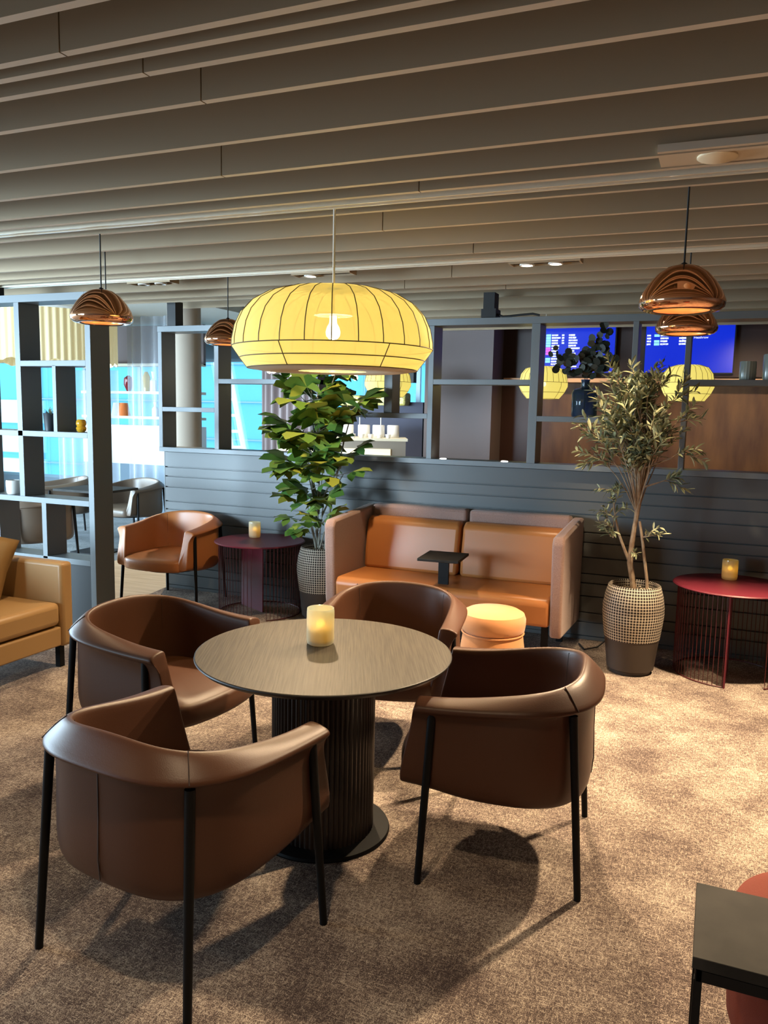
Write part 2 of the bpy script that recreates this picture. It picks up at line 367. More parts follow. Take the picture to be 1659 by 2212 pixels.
# outer walls
def holed(name, axis, pos, a0, a1, holes, m, th=.15, ztop=3.1):
    mb = MB(); a = a0
    for (h0, h1, z0, z1) in sorted(holes):
        segs = [(a, h0, 0, ztop), (h0, h1, 0, z0), (h0, h1, z1, ztop)]
        for (p, q, zz0, zz1) in segs:
            if q-p > 1e-4 and zz1-zz0 > 1e-4:
                if axis == 'y': mb.b2(p, q, pos, pos+th, zz0, zz1)
                else: mb.b2(pos, pos+th, p, q, zz0, zz1)
        a = h1
    if a1-a > 1e-4:
        if axis == 'y': mb.b2(a, a1, pos, pos+th, 0, ztop)
        else: mb.b2(pos, pos+th, a, a1, 0, ztop)
    return struct(mb.build(name, m, smooth=False))
holed('wall_far', 'y', 11.1, X0, X1, [(-12.7, -6.35, .35, 2.46), (-5.75, -3.95, .35, 2.46)], MT['bluegrey_wall'])
holed('wall_left', 'x', X0-.15, Y0, 11.25, [(-1.0, 8.2, .5, 2.5)], MT['bluegrey_wall'])
holed('wall_near', 'y', Y0-.15, X0, X1, [(-12.0, -6.0, .5, 2.6)], MT['greywall'])  # opening added for the daylight fill behind the camera
holed('wall_right', 'x', X1, Y0, 11.25, [], MT['brownwood'])
# walnut wall with screens, grey end panel
wm = MB(); wm.b2(-2.34, X1, 9.2, 9.3, 0, 3.1); struct(wm.build('wall_walnut', MT['brownwood'], smooth=False))
wm = MB(); wm.b2(-3.12, -2.34, 8.62, 9.3, 0, 3.02); struct(wm.build('wall_grey', MT['greywall'], smooth=False))
wm = MB(); wm.b2(-2.38, -2.02, 9.05, 9.2, 0, 3.0); wm.b2(-2.02, X1, 9.12, 9.2, 2.10, 3.0); struct(wm.build('trim_1', MT['darkwood'], smooth=False))
# windows with mullions and glass
def window(name, x0, x1, mull, z0=.35, z1=2.46):
    e = struct(empty(name, ((x0+x1)/2, 11.12, z0)))
    f = MB(); cx = (x0+x1)/2
    def L(a, b, c, d): f.b2(a-cx, b-cx, 0, .06, c-z0, d-z0)
    L(x0, x1, z0, z0+.05); L(x0, x1, z1-.05, z1)
    for m in [x0+.03]+mull+[x1-.03]: L(m-.03, m+.03, z0, z1)
    f.build('window_frame', MT['mullion'], e, smooth=False)
    g = MB(); g.b2(x0-cx, x1-cx, .025, .032, 0, z1-z0); g.build('glass', MT['glasspane'], e, smooth=False)
window('window_1', -12.7, -6.35, [-11.6, -10.4, -9.2, -8.3, -7.5]); window('window_2', -5.75, -3.95, [-4.9, -4.13])
# outside : banded facade and a leaning white lattice mast
fa = MB(); fa.b2(-27, -1, 16.5, 17.0, -3, 9, 0)
for i, zz in enumerate([-2.2, -1.3, -.45, .35, 1.15]):
    fa.b2(-26.9, -17.0, 16.44, 16.5, zz, zz+.62, 1)
for zz in [-1.0, .1, .9, 1.8, 2.7, 3.6]: fa.b2(-16.9, -1, 16.46, 16.5, zz, zz+.03, 2)
for xx in [-16.9+i*1.9 for i in range(9)]: fa.b2(xx, xx+.03, 16.46, 16.5, -3, 9, 2)
tag(fa.build('facade', [MT['outside_wall'], MT['outside_white'], MT['mullion']], smooth=False), 'turquoise panelled building front seen outside through the far windows', 'building')
mm = MB(); mm.tube([(-9.35, 14.6, -.5), (-10.15, 14.6, 3.2)], .06, 6); mm.tube([(-9.05, 14.6, -.5), (-9.85, 14.6, 3.2)], .06, 6)
for i in range(12):
    t = i/11; mm.b2(-9.35-.8*t, -9.05-.8*t, 14.57, 14.63, -.5+3.7*t-.03, -.5+3.7*t+.03)
tag(mm.build('lattice_mast', MT['outside_white']), 'white leaning lattice mast outside the far window', 'mast')
MB().b2(-40, 10, 11.3, 40, -3.3, -3.0).build('ground', MT['outside_white'], smooth=False)['kind'] = 'structure'

# ============================================================ ROOM DIVIDER (planked half wall) and its open frame
PX0, PX1 = -4.69, 2.6
zl = [1.272, 1.13, 1.045, .947, .815, .74, .63, .506, .434, .335, .21, .137, .03, 0]
pb = MB(); pb.b2(PX0+.01, PX1, 6.03, 6.14, 0, 1.272)
for a, b in zip(zl[:-1], zl[1:]):
    if a-b > .035: pb.b2(PX0, PX1, 6.012, 6.04, b+.004, a-.004)
pb.b2(PX0, PX1, 6.018, 6.04, 0, .028)
pb.b2(PX0-.012, PX0, 6.012, 6.14, 0, 1.272)
o = pb.build('wall_divider', MT['plank'], smooth=False, bevel=.0025); struct(o)
fr = empty('open_shelf_frame', (-1.0, 6.02, 1.272), label='dark grey open shelf frame standing on the planked half wall', cat='shelf')
def FB(name, boxes, m=MT['frame'], parent=fr):
    b = MB()
    for (x0, x1, y0, y1, z0, z1) in boxes: b.b2(x0+1.0, x1+1.0, y0-6.02, y1-6.02, z0-1.272, z1-1.272)
    return b.build(name, m, parent, smooth=False, bevel=.002)
YA, YB = 5.925, 6.125
FB('sill_board', [(PX0, PX1, YA, YB, 1.275, 1.315)])
FB('top_board', [(PX0, PX1, YA, YB, 2.335, 2.385)])
for x0, x1 in [(-4.685, -4.645), (-4.09, -4.045), (-2.12, -2.078), (-1.325, -1.262), (-.612, -.574), (-.262, -.226), (1.1, 1.14), (2.5, 2.54)]:
    FB('post', [(x0, x1, YA, YB, 1.315, 2.335)])
for x0, x1, zz in [(-4.645, -4.09, 1.655), (-4.045, -3.08, 1.905), (-3.08, -2.12, 1.645), (-2.078, -1.325, 1.91), (-1.262, -.612, 1.645), (-.226, 1.1, 1.915)]:
    FB('shelf', [(x0, x1, YA, YB, zz-.02, zz+.02)])
FB('post', [(-3.12, -3.08, YA, YB, 1.315, 2.335), ]); FB('post', [(-2.50, -2.43, YA+.03, YB, 1.665, 2.335)])
# small ceiling bracket and cable
bb = MB(); bb.b2(-1.70, -1.615, 5.93, 6.05, 2.387, 2.57); bb.b2(-1.712, -1.60, 5.92, 6.06, 2.387, 2.45)
br = bb.build('ceiling_bracket', MT['black'], smooth=False); tag(br, 'black steel bracket fixing the shelf frame to the slatted ceiling, right of the big lantern', 'bracket')
tag(MB().tube([(-1.60, 5.96, 2.41), (-1.55, 5.96, 2.393), (-1.42, 5.955, 2.402), (-1.33, 5.955, 2.408), (-1.28, 5.955, 2.396)], .008, 6).build('cable', MT['black']), 'black cable lying on top of the shelf frame beside the bracket', 'cable')
b = MB(); b.b2(-4.60, -4.51, 5.95, 6.06, 2.387, 2.60); tag(b.build('ceiling_bracket', MT['black'], smooth=False), 'black steel bracket above the left end of the shelf frame', 'bracket')

# ============================================================ BOOKSHELF DIVIDER (left)
bs = empty('open_bookshelf', (-4.9, 4.6, 0), label='tall blue grey open bookshelf dividing the room on the left', cat='bookshelf')
BYA, BYB = 4.6, 4.80
def BB(name, x0, x1, z0, z1, m=MT['frame']):
    b = MB(); b.b2(x0+4.9, x1+4.9, BYA-4.6, BYB-4.6, z0, z1); return b.build(name, m, bs, smooth=False, bevel=.002)
BB('post', -4.285, -4.235, .0, 2.485)
BB('top_board', -6.6, -4.285, 2.43, 2.485)
for x0, x1, z0, z1 in [(-4.965, -4.915, .97, 2.43), (-4.605, -4.57, 1.47, 1.965), (-4.75, -4.705, .50, .93), (-5.40, -5.35, .97, 2.43), (-5.23, -5.19, .50, .93), (-6.0, -5.95, .5, 2.43)]:
    BB('upright', x0, x1, z0, z1)
for x0, x1, z1 in [(-4.915, -4.285, 2.0), (-6.6, -4.285, 1.475), (-6.6, -4.285, .97), (-6.6, -4.285, .52)]:
    BB('shelf', x0, x1, z1-.042, z1)
b = MB(); b.b2(-6.6+4.9, -4.285+4.9, .02, .2, 0, .476); b.build('plinth', MT['black'], bs, smooth=False)

# ============================================================ LOUNGE CHAIRS
def chair(leather, name='lounge_chair'):
    t = empty(name)
    a, bk, ex = .29, .29, 3.1
    path = []   # (x, y, armness)
    nS = 5
    for i in range(nS+1): path.append((a, .25-(.25+.0)*i/nS))
    K = 12
    for i in range(1, K+1):
        th = (PI/2)*i/K
        path.append((a*max(0, math.cos(th))**(2/ex), -bk*math.sin(th)**(2/ex)))
    path = path+[(-x, y) for x, y in path[-2::-1]]
    n = len(path); P = [Vector((x, y, 0)) for x, y in path]
    nor = []; cum = [0]
    for i in range(1, n): cum.append(cum[-1]+(P[i]-P[i-1]).length)
    for i in range(n):
        tt = P[min(i+1, n-1)]-P[max(i-1, 0)]; nv = Vector((-tt.y, tt.x, 0)).normalized()
        if nv.dot(P[i]-Vector((0, .0, 0))) < 0: nv = -nv
        nor.append(nv)
    L = cum[-1]
    def section(i):
        s = min(cum[i], L-cum[i])/(L/2)            # 0 tip .. 1 rear centre
        w_ = s*s*(3-2*s); hi = .672+.093*w_; ho = .648+.037*w_
        wi = .094
        pts = [(-.026, .40), (-.014, .50), (-.003, hi-.06), (0, hi-.018), (.006, hi-.004), (.020, hi), (.052, (hi+ho)/2+.009), (.082, ho+.012), (wi, ho), (.090, ho-.014),
               (.074, (hi+ho)/2-.034), (.060, hi-.075), (.056, hi-.11), (.057, .52), (.062, .40), (.056, .335), (.036, .303), (-.02, .298), (-.036, .33), (-.034, .37)]
        fl = max(0, 1-s/.45); fl = fl*fl*(3-2*fl)
        out = []
        for o_, z_ in pts:
            p = P[i]+nor[i]*o_; lean = .075*max(0, min(1, (.66-z_)/.36))*fl
            lift = .045*fl*fl*max(0, (.36-z_)/.06) if z_ < .36 else 0
            out.append(Vector((p.x, p.y+lean-lift*.6, z_+lift)))
        return out
    secs = [section(i) for i in range(n)]; k = len(secs[0])
    def inset(sec, f, dy):
        c = sum(sec, Vector())/len(sec); return [Vector((c.x+(p.x-c.x)*f, p.y+dy, c.z+(p.z-c.z)*(1-(1-f)*.12))) for p in sec]
    allsec = [inset(secs[0], .80, .012)]+[inset(secs[0], .96, .009)]+secs+[inset(secs[-1], .96, .009), inset(secs[-1], .80, .012)]
    vs = [v for s_ in allsec for v in s_]; N = len(allsec)
    fs = [(i*k+j, i*k+(j+1) % k, (i+1)*k+(j+1) % k, (i+1)*k+j) for i in range(N-1) for j in range(k)]
    fs += [tuple(range(k))[::-1], tuple((N-1)*k+j for j in range(k))]
    shell = MB().add(vs, fs).build('back_and_arms', leather, t, sub=1, angle=180)
    # seams
    def seam(i, js, off=.0012):
        c = Vector((0, 0, 0)); pts = []
        for j in js:
            a_, b_ = secs[i][(j-1) % k], secs[i][(j+1) % k]; d = (b_-a_).normalized()
            nn = Vector((nor[i].x*d.z, nor[i].y*d.z, -(nor[i].x*d.x+nor[i].y*d.y)))
            nn = -nn if j <= 4 or j >= 17 else nn
            if 5 <= j <= 8: nn = Vector((0, 0, 1))+nor[i]*.4
            elif j > 8: nn = nor[i]*1.0
            else: nn = -nor[i]
            pts.append(secs[i][j]+nn.normalized()*off)
        # densify
        q = []
        for a_, b_ in zip(pts[:-1], pts[1:]):
            for s_ in range(3): q.append(a_.lerp(b_, s_/3))
        q.append(pts[-1]); return q
    mid = n//2
    MB().tube(seam(mid, [11, 12, 13, 14, 15], .0005), .0022, 5).build('seam', MT['seam'], shell)
    ic = min(range(mid), key=lambda i: abs(P[i].x-.225) + (0 if P[i].y < -.1 else 1))
    for ii in (ic, n-1-ic):
        MB().tube(seam(ii, [0, 1, 2, 3], -.0005), .0020, 5).build('seam', MT['seam'], shell)
        MB().tube(seam(ii, [5, 6, 7, 8], -.0005), .0020, 5).build('seam', MT['seam'], shell)
    # seat cushion
    inn = [(P[i]+nor[i]*-.016) for i in range(n)]
    out = []
    fr_ = [Vector((-.272+.544*u, .315+.055*math.sin(PI*u)**.6, 0)) for u in [j/12 for j in range(13)]]
    outline = inn+fr_; m_ = len(outline); cen = Vector((0, .03, 0))
    rings = [(.90, .325), (.975, .328), (1.0, .345), (1.0, .40), (.985, .425), (.94, .437), (.75, .442), (.4, .446)]
    vs = []
    for f_, z_ in rings:
        for p in outline: q = cen+(p-cen)*f_; vs.append((q.x, q.y, z_ - (0.012 if q.y > .26 and z_ > .41 else 0)))
    R = len(rings)
    fs = [(r_*m_+j, r_*m_+(j+1) % m_, (r_+1)*m_+(j+1) % m_, (r_+1)*m_+j) for r_ in range(R-1) for j in range(m_)]
    vs.append((cen.x, cen.y, .447)); fs += [((R-1)*m_+j, (R-1)*m_+(j+1) % m_, R*m_) for j in range(m_)]
    fs.append(tuple(range(m_))[::-1])
    MB().add(vs, fs).build('seat', leather, t, angle=60)
    ub = MB(); ub.lathe([(.0001, .300), (.24, .300), (.25, .315), (.25, .33)], 32, (0, .02, 0)); ub.build('seat_base', MT['black'], t)
    for sx in (-1, 1):
        MB().tube([(sx*.350, .200, .628), (sx*.382, .230, .012), (sx*.382, .230, 0.0)], [.0155, .0125, .0125], 12).build('leg', MT['blackmetal'], t)
        MB().tube([(sx*.284, -.281, .655), (sx*.308, -.326, .012), (sx*.308, -.326, 0.0)], [.0155, .0125, .0125], 12).build('leg', MT['blackmetal'], t)
    return t
def setc(o, loc, rz, label, group):
    o.location = (*loc, 0); o.rotation_euler = (0, 0, rz); tag(o, label, 'chair', group); return o
G1 = 'tub chairs around the round table'
cA = chair(MT['leather_brown']); setc(cA, (-1.506, 2.011), -.12, 'dark brown leather tub chair nearest the camera, its back turned to us', G1)
def cc(src, loc, rz, label, group): o = dup(src, (*loc, 0), rz, label, group); o['category'] = 'chair'; return o
cc(cA, (-.712, 2.943), 1.683, 'dark brown leather tub chair right of the round table, seen from its side', G1)
cc(cA, (-2.316, 2.955), -1.64, 'dark brown leather tub chair at the left side of the round table', G1)
cc(cA, (-1.49, 3.70), 3.30, 'brown leather tub chair behind the round table, in front of the sofa', G1)
cO = chair(MT['leather_orange']); setc(cO, (-4.29, 5.60), 3.17, 'cognac orange tub chair against the left end of the planked half wall', 'tub chairs')
cT = chair(MT['leather_taupe']); setc(cT, (-6.82, 8.05), 3.0, 'taupe tub chair in front of the sheer curtain, right of the bookshelf', 'taupe tub chairs beyond the bookshelf')
cc(cT, (-7.75, 7.85), 2.5, 'taupe tub chair seen through the bookshelf beside the window', 'taupe tub chairs beyond the bookshelf')
cc(cT, (-6.42, 6.12), 1.2, 'dark tub chair behind the lower left opening of the bookshelf', 'taupe tub chairs beyond the bookshelf')


# ============================================================ ROUND TABLE
rt = empty('round_table', (-1.385, 2.745, 0), label='round table with grey oak top and black fluted drum base', cat='table')
tp = MB(); tp.lathe([(.0001, .735), (.498, .735)], 96); tt_ = tp.build('table_top', MT['tabletop'], rt, smooth=False); tt_.rotation_euler = (0, 0, math.radians(25))
tp = MB(); tp.lathe([(.498, .735), (.502, .733), (.503, .729), (.490, .715), (.46, .708), (.0001, .708)], 96); tp.build('top_edge', MT['tableedge'], rt)
cl = MB(); R_ = .205; nf = 64; pts = []
for i in range(nf*4):
    a = 2*PI*i/(nf*4); r = R_-.006+.006*abs(math.sin(a*nf/2)); pts.append((r*math.cos(a), r*math.sin(a)))
k = len(pts); cl.add([(x, y, zz) for zz in (.016, .708) for x, y in pts], [(i, (i+1) % k, k+(i+1) % k, k+i) for i in range(k)])
cl.build('fluted_column', MT['column_dark'], rt, smooth=False)
MB().lathe([(.0001, 0), (.27, 0), (.272, .006), (.268, .015), (.0001, .017)], 72).build('base_plate', MT['blackmetal'], rt)

# ============================================================ CANDLE GLASSES
def candle(loc, s, label):
    t = empty('candle_holder', loc, label=label, cat='candle', group='candle glasses on the tables')
    r, h = .056*s, .148*s
    g = MB(); g.lathe([(.0001, 0), (r*.86, 0), (r*.95, .004), (r, .02), (r, h*.9), (r*.97, h), (r*.90, h-.002), (r*.91, h*.9), (r*.9, .02), (r*.82, .012), (.0001, .012)], 48)
    g.build('glass', MT['candle_glass'], t)
    c_ = MB(); c_.lathe([(.0001, .014), (r*.72, .014), (r*.74, h*.44), (r*.5, h*.46), (.0001, h*.46)], 32); c_.build('wax', MT['wax'], t)
    f = MB(); f.lathe([(.0001, h*.48), (r*.30, h*.50), (r*.36, h*.56), (r*.16, h*.66), (.0001, h*.70)], 16); f.build('flame', MT['flame'], t)
    return t
candle((-1.447, 2.83, .7355), 1.0, 'frosted green glass candle glowing on the round table')
candle((-3.565, 5.74, .6015), .88, 'glowing candle glass on the left red side table')
candle((.118, 5.80, .6015), .90, 'glowing candle glass on the right red side table')

# ============================================================ RED WIRE SIDE TABLES
def side_table(loc, fins, label, a0, a1):
    t = empty('side_table', loc, label=label, cat='side table', group='oxblood wire side tables')
    MB().lathe([(.0001, .585), (.365, .587), (.372, .593), (.365, .600), (.0001, .600)], 72).build('table_top', MT['red'], t)
    for a, r1, r0_ in fins:
        p = Vector((math.cos(a), math.sin(a), 0)); q = Vector((-p.y, p.x, 0)); m = MB(); th = .005
        vs = []
        for zz in (0, .586):
            rr0 = r0_; rr1 = r1
            for s_, rr in ((1, rr0), (-1, rr0), (-1, rr1), (1, rr1)):
                v = p*rr+q*th*s_; vs.append((v.x, v.y, zz))
        m.add(vs, [(0, 1, 2, 3), (4, 7, 6, 5), (0, 4, 5, 1), (1, 5, 6, 2), (2, 6, 7, 3), (3, 7, 4, 0)]); m.build('fin', MT['red'], t, smooth=False)
    wr = MB(); nW = 64; R1 = .335
    for i in range(nW):
        a = a0+(a1-a0)*i/(nW-1); wr.tube([(R1*math.cos(a), R1*math.sin(a), .004), (R1*math.cos(a), R1*math.sin(a), .587)], .0023, 5)
    arc = [(R1*math.cos(a0+(a1-a0)*i/60), R1*math.sin(a0+(a1-a0)*i/60), .005) for i in range(61)]
    wr.tube(arc, .005, 6)
    wr.build('wire_cage', MT['red_dark'], t)
    return t
side_table((.140, 5.63, 0), [(math.radians(-93), .345, -.10)], 'dark red round wire side table at the right, beside the olive tree', math.radians(-50), math.radians(265))
side_table((-3.45, 5.635, 0), [(math.radians(152), .30, -.05)], 'dark red round wire side table at the left, beside the orange chair', math.radians(-50), math.radians(290))

# ============================================================ HIGH BACK SOFA
so = empty('sofa', (-1.73, 5.55, 0), label='two seat high back sofa with mauve wool shell and orange leather cushions', cat='sofa')
def SL(x, y, z_): return (x+1.73, y-5.55, z_)
def slab(poly, x0, x1, name, m, bevel=.02):      # poly in (y,z), extruded in x
    mb = MB(); n = len(poly); vs = [SL(x0, y, z_) for y, z_ in poly]+[SL(x1, y, z_) for y, z_ in poly]
    fs = [tuple(range(n)), tuple(range(n, 2*n))[::-1]]+[(i, (i+1) % n, n+(i+1) % n, n+i) for i in range(n)]
    return mb.add(vs, fs).build(name, m, so, bevel=bevel)
armp = [(5.22, .20), (5.95, .16), (5.97, .93), (5.20, .885), (5.17, .84), (5.19, .5), (5.20, .3)]
slab(armp, -2.625, -2.545, 'left_arm', MT['fabric_mauve'], .018)
slab(armp, -.965, -.885, 'right_arm', MT['fabric_mauve'], .018)
for x0, x1 in ((-2.545, -1.757), (-1.737, -.965)):
    slab([(5.85, .2), (5.975, .2), (5.985, .94), (5.87, .94)], x0, x1, 'back_panel', MT['fabric_mauve'], .025)
sb = slab([(5.20, .27), (5.19, .43), (5.22, .468), (5.84, .455), (5.84, .25)], -2.54, -.97, 'seat', MT['leather_sofa'], .022)
for x0, x1 in ((-2.53, -1.765), (-1.745, -.975)):
    slab([(5.68, .452), (5.80, .456), (5.865, .85), (5.80, .865), (5.735, .83), (5.69, .6)], x0, x1, 'back_cushion', MT['leather_sofa'], .03)
for x, y in ((-2.5, 5.3), (-1.01, 5.3), (-2.5, 5.88), (-1.01, 5.88)):
    mb = MB(); mb.box(SL(x, y, .125), (.045, .03, .25)); mb.build('leg', MT['blackmetal'], so, smooth=False)
mb = MB(); mb.box(SL(-1.75, 5.33, .50), (.075, .02, .32)); pl = mb.build('tablet_post', MT['blackmetal'], so, smooth=False)
mb = MB(); mb.box(SL(-1.735, 5.27, .672), (.29, .34, .020), rot=(0, 0, .08)); mb.build('tablet_top', MT['plate'], so, bevel=.004)

# ============================================================ POUFS
def pouf(loc, s, m, label, hs=1.0):
    t = empty('pouf', loc, label=label, cat='pouf')
    b = MB(); b.lathe([(.0001, .01), (.150*s, .01), (.175*s, .03), (.195*s, .12), (.200*s, .22), (.190*s, .29), (.184*s, .315), (.0001, .315)], 56); b.build('barrel', m, t)
    c_ = MB(); c_.lathe([(.0001, .318), (.180*s, .318), (.197*s, .335), (.203*s, .37), (.203*s, .41), (.192*s, .44), (.16*s, .458), (.08*s, .466), (.0001, .468)], 56); c_.build('cushion', m, t)
    p_ = MB(); p_.tube([(.192*s*math.cos(a), .192*s*math.sin(a), .317) for a in [2*PI*i/48 for i in range(48)]], .006, 6, closed=True); p_.build('piping', m, t)
    t.scale = (1, 1, hs)
    return t
pouf((-1.24, 4.80, 0), 1.0, MT['pouf'], 'round orange felt pouf in front of the sofa')
pouf((.36, 2.20, 0), 1.25, MT['pouf_red'], 'rust red pouf at the lower right edge behind the black table', .93)

# ============================================================ BLACK TABLE (lower right)
bt = empty('square_side_table', (.34, 1.93, 0), label='square black side table with stone look top in the lower right corner', cat='side table')
mb = MB(); mb.box((0, 0, .486), (.64, .31, .028)); mb.build('table_top', MT['plate'], bt, smooth=False, bevel=.002)
mb = MB()
mb.box((0, -.148, .458), (.62, .014, .026)); mb.box((0, .148, .458), (.62, .014, .026)); mb.box((-.306, 0, .458), (.014, .31, .026)); mb.box((.306, 0, .458), (.014, .31, .026))
mb.build('apron_frame', MT['blackmetal'], bt, smooth=False)
for sx in (-1, 1):
    for sy in (-1, 1):
        mb = MB(); mb.box((sx*.306, sy*.145, .224), (.018, .018, .448)); mb.build('leg', MT['blackmetal'], bt, smooth=False)

# ============================================================ TAN SOFA (left edge)
ts = empty('tan_sofa', (-4.20, 3.2, 0), label='tan leather sofa cut by the left edge in front of the bookshelf', cat='sofa')
def TB(name, x0, x1, y0, y1, z0, z1, m=MT['leather_tan'], bv=.02): b = MB(); b.b2(x0+4.20, x1+4.20, y0-3.2, y1-3.2, z0, z1); return b.build(name, m, ts, bevel=bv)
TB('arm', -4.72, -3.78, 3.80, 3.90, .14, .685, bv=.025)
TB('arm', -4.72, -3.78, 1.90, 2.00, .14, .685, bv=.025)
TB('back', -4.78, -4.62, 2.00, 3.80, .14, .80)
TB('base_rail', -4.62, -3.79, 2.00, 3.80, .15, .275, bv=.012)
TB('seat_cushion', -4.60, -3.785, 2.93, 3.795, .285, .435, bv=.035)
TB('seat_cushion', -4.60, -3.785, 2.005, 2.925, .285, .435, bv=.035)
for x, y in ((-3.84, 3.83), (-3.84, 1.96), (-4.7, 3.83), (-4.7, 1.96)): TB('leg', x-.02, x+.02, y-.02, y+.02, 0, .14, MT['blackmetal'], .002)
def cushion(name, w_, h_, t_, m, loc, rot, label):
    mb = MB(); n = 14; vs = []; fs = []
    for side in (1, -1):
        o_ = len(vs)
        for i in range(n+1):
            for j in range(n+1):
                u, v = i/n*2-1, j/n*2-1; e = (1-abs(u)**2.6)*(1-abs(v)**2.6); pin = 1-.07*(1-abs(u))*abs(v)**3-.07*(1-abs(v))*abs(u)**3
                vs.append((u*w_/2*pin, side*t_/2*max(0, e)**.5, v*h_/2*pin))
        for i in range(n):
            for j in range(n):
                a_ = o_+i*(n+1)+j; fs.append((a_, a_+1, a_+n+2, a_+n+1))
    o = mb.add(vs, fs).build(name, m, angle=180); o.location = loc; o.rotation_euler = rot
    bm = bmesh.new(); bm.from_mesh(o.data); bmesh.ops.remove_doubles(bm, verts=bm.verts, dist=.0005); bmesh.ops.recalc_face_normals(bm, faces=bm.faces); bm.to_mesh(o.data); bm.free()
    return tag(o, label, 'cushion')
cushion('throw_pillow', .44, .44, .13, MT['pillow'], (-4.29, 3.58, .665), (-.22, .30, .72), 'mustard throw pillow leaning on the arm of the tan sofa')

# ============================================================ PLANTERS AND PLANTS
def planter(loc, label):
    t = empty('planter', loc, label=label, cat='planter', group='woven planters by the half wall')
    b = MB(); b.lathe([(.0001, 0), (.13, 0), (.133, .02), (.150, .03), (.158, .10), (.170, .20), (.174, .232)], 64); b.build('lower_pot', MT['basket_dark'], t)
    b = MB(); b.lathe([(.176, .232), (.188, .32), (.196, .40), (.194, .435), (.196, .44), (.183, .52), (.165, .582), (.158, .588), (.148, .580), (.145, .52)], 84); b.build('woven_band', MT['basket'], t)
    b = MB(); b.lathe([(.0001, .535), (.152, .535)], 32); so_ = b.build('soil', MT['soil'], t)
    pb_ = MB()
    for i in range(70):
        a = random.random()*2*PI; r = .135*math.sqrt(random.random()); s_ = random.uniform(.008, .017)
        cx_, cy_ = r*math.cos(a), r*math.sin(a); vs = []
        for q in ((1, 0, 0), (-1, 0, 0), (0, 1, 0), (0, -1, 0), (0, 0, .7), (0, 0, -.7)): vs.append((cx_+q[0]*s_*random.uniform(.7, 1.2), cy_+q[1]*s_, .54+s_*.4+q[2]*s_))
        pb_.add(vs, [(0, 2, 4), (2, 1, 4), (1, 3, 4), (3, 0, 4), (2, 0, 5), (1, 2, 5), (3, 1, 5), (0, 3, 5)])
    o = pb_.build('pebbles', MT['pebble'], t); o['kind'] = 'stuff'
    return t
planter((-.455, 5.40, 0), 'woven basket planter under the olive tree')
planter((-2.905, 5.68, 0), 'woven basket planter under the broad leaf plant, left of the sofa')

def leaf_narrow(mb, base, d, up, L, W, n=4, curl=.25):
    d = d.normalized(); side = d.cross(up)
    side = side.normalized() if side.length > 1e-4 else d.orthogonal().normalized(); nn = side.cross(d)
    vs = []; 
    for i in range(n+1):
        t = i/n; w_ = W*math.sin(PI*min(1, t*.94+.03))**.8*.5; c_ = base+d*(L*t)-nn*(curl*L*t*t)
        vs += [c_-side*w_+nn*w_*.3, c_, c_+side*w_+nn*w_*.3]
    fs = []
    for i in range(n):
        a = i*3; fs += [(a, a+1, a+4, a+3), (a+1, a+2, a+5, a+4)]
    mb.add(vs, fs)
# --- olive tree
ol = empty('olive_tree', (-.455, 5.40, .50), label='slim olive tree with silvery narrow leaves in the right planter', cat='plant')
OR = Vector((-.455, 5.40, .50))
def OW(x, y, z_): return Vector((x, y, z_))-OR
tr = MB()
tr.tube([OW(-.46, 5.42, .52), OW(-.475, 5.42, .62), OW(-.495, 5.42, .72), OW(-.49, 5.42, .85), OW(-.475, 5.43, 1.0), OW(-.465, 5.43, 1.12), OW(-.45, 5.43, 1.28), OW(-.44, 5.43, 1.42), OW(-.43, 5.43, 1.7)], [.021, .019, .020, .016, .015, .018, .013, .009, .004], 8)
tr.build('trunk', MT['bark'], ol)
tr = MB(); tr.tube([OW(-.485, 5.42, .70), OW(-.53, 5.41, .80), OW(-.58, 5.41, .92), OW(-.61, 5.41, 1.05), OW(-.63, 5.41, 1.18)], [.012, .010, .008, .006, .003], 7); tr.build('trunk', MT['bark'], ol)
tr = MB(); tr.tube([OW(-.375, 5.39, .52), OW(-.38, 5.39, .62), OW(-.40, 5.39, .74), OW(-.42, 5.40, .86), OW(-.45, 5.42, 1.0)], [.011, .010, .010, .009, .008], 7); tr.build('trunk', MT['bark'], ol)
lf = MB(); tw = MB(); rnd = random.Random(3)
def twig(p0, p1, nl, L=.074, r=.0035):
    p0 = Vector(p0); p1 = Vector(p1); mid = (p0+p1)/2+Vector((rnd.uniform(-.03, .03), rnd.uniform(-.03, .03), rnd.uniform(-.02, .04)))
    pts = []
    for i in range(7):
        t = i/6; pts.append(p0*(1-t)**2+mid*2*t*(1-t)+p1*t*t)
    tw.tube(pts, [r*(1-.75*i/6) for i in range(7)], 5)
    for i in range(nl):
        t = .25+.75*i/max(1, nl-1); q = p0*(1-t)**2+mid*2*t*(1-t)+p1*t*t; d = (p1-p0).normalized()
        for s_ in (1, -1):
            o_ = Vector((rnd.uniform(-1, 1), rnd.uniform(-1, 1), rnd.uniform(-1, 1))); o_ = (o_-d*o_.dot(d)).normalized()
            dd = d*rnd.uniform(.4, .9)+o_*s_*rnd.uniform(.5, .9)
            leaf_narrow(lf, q, dd, Vector((rnd.uniform(-.6, .6), rnd.uniform(-.6, .6), 1)), L*rnd.uniform(.7, 1.25), L*.27, 4, rnd.uniform(-.1, .35))
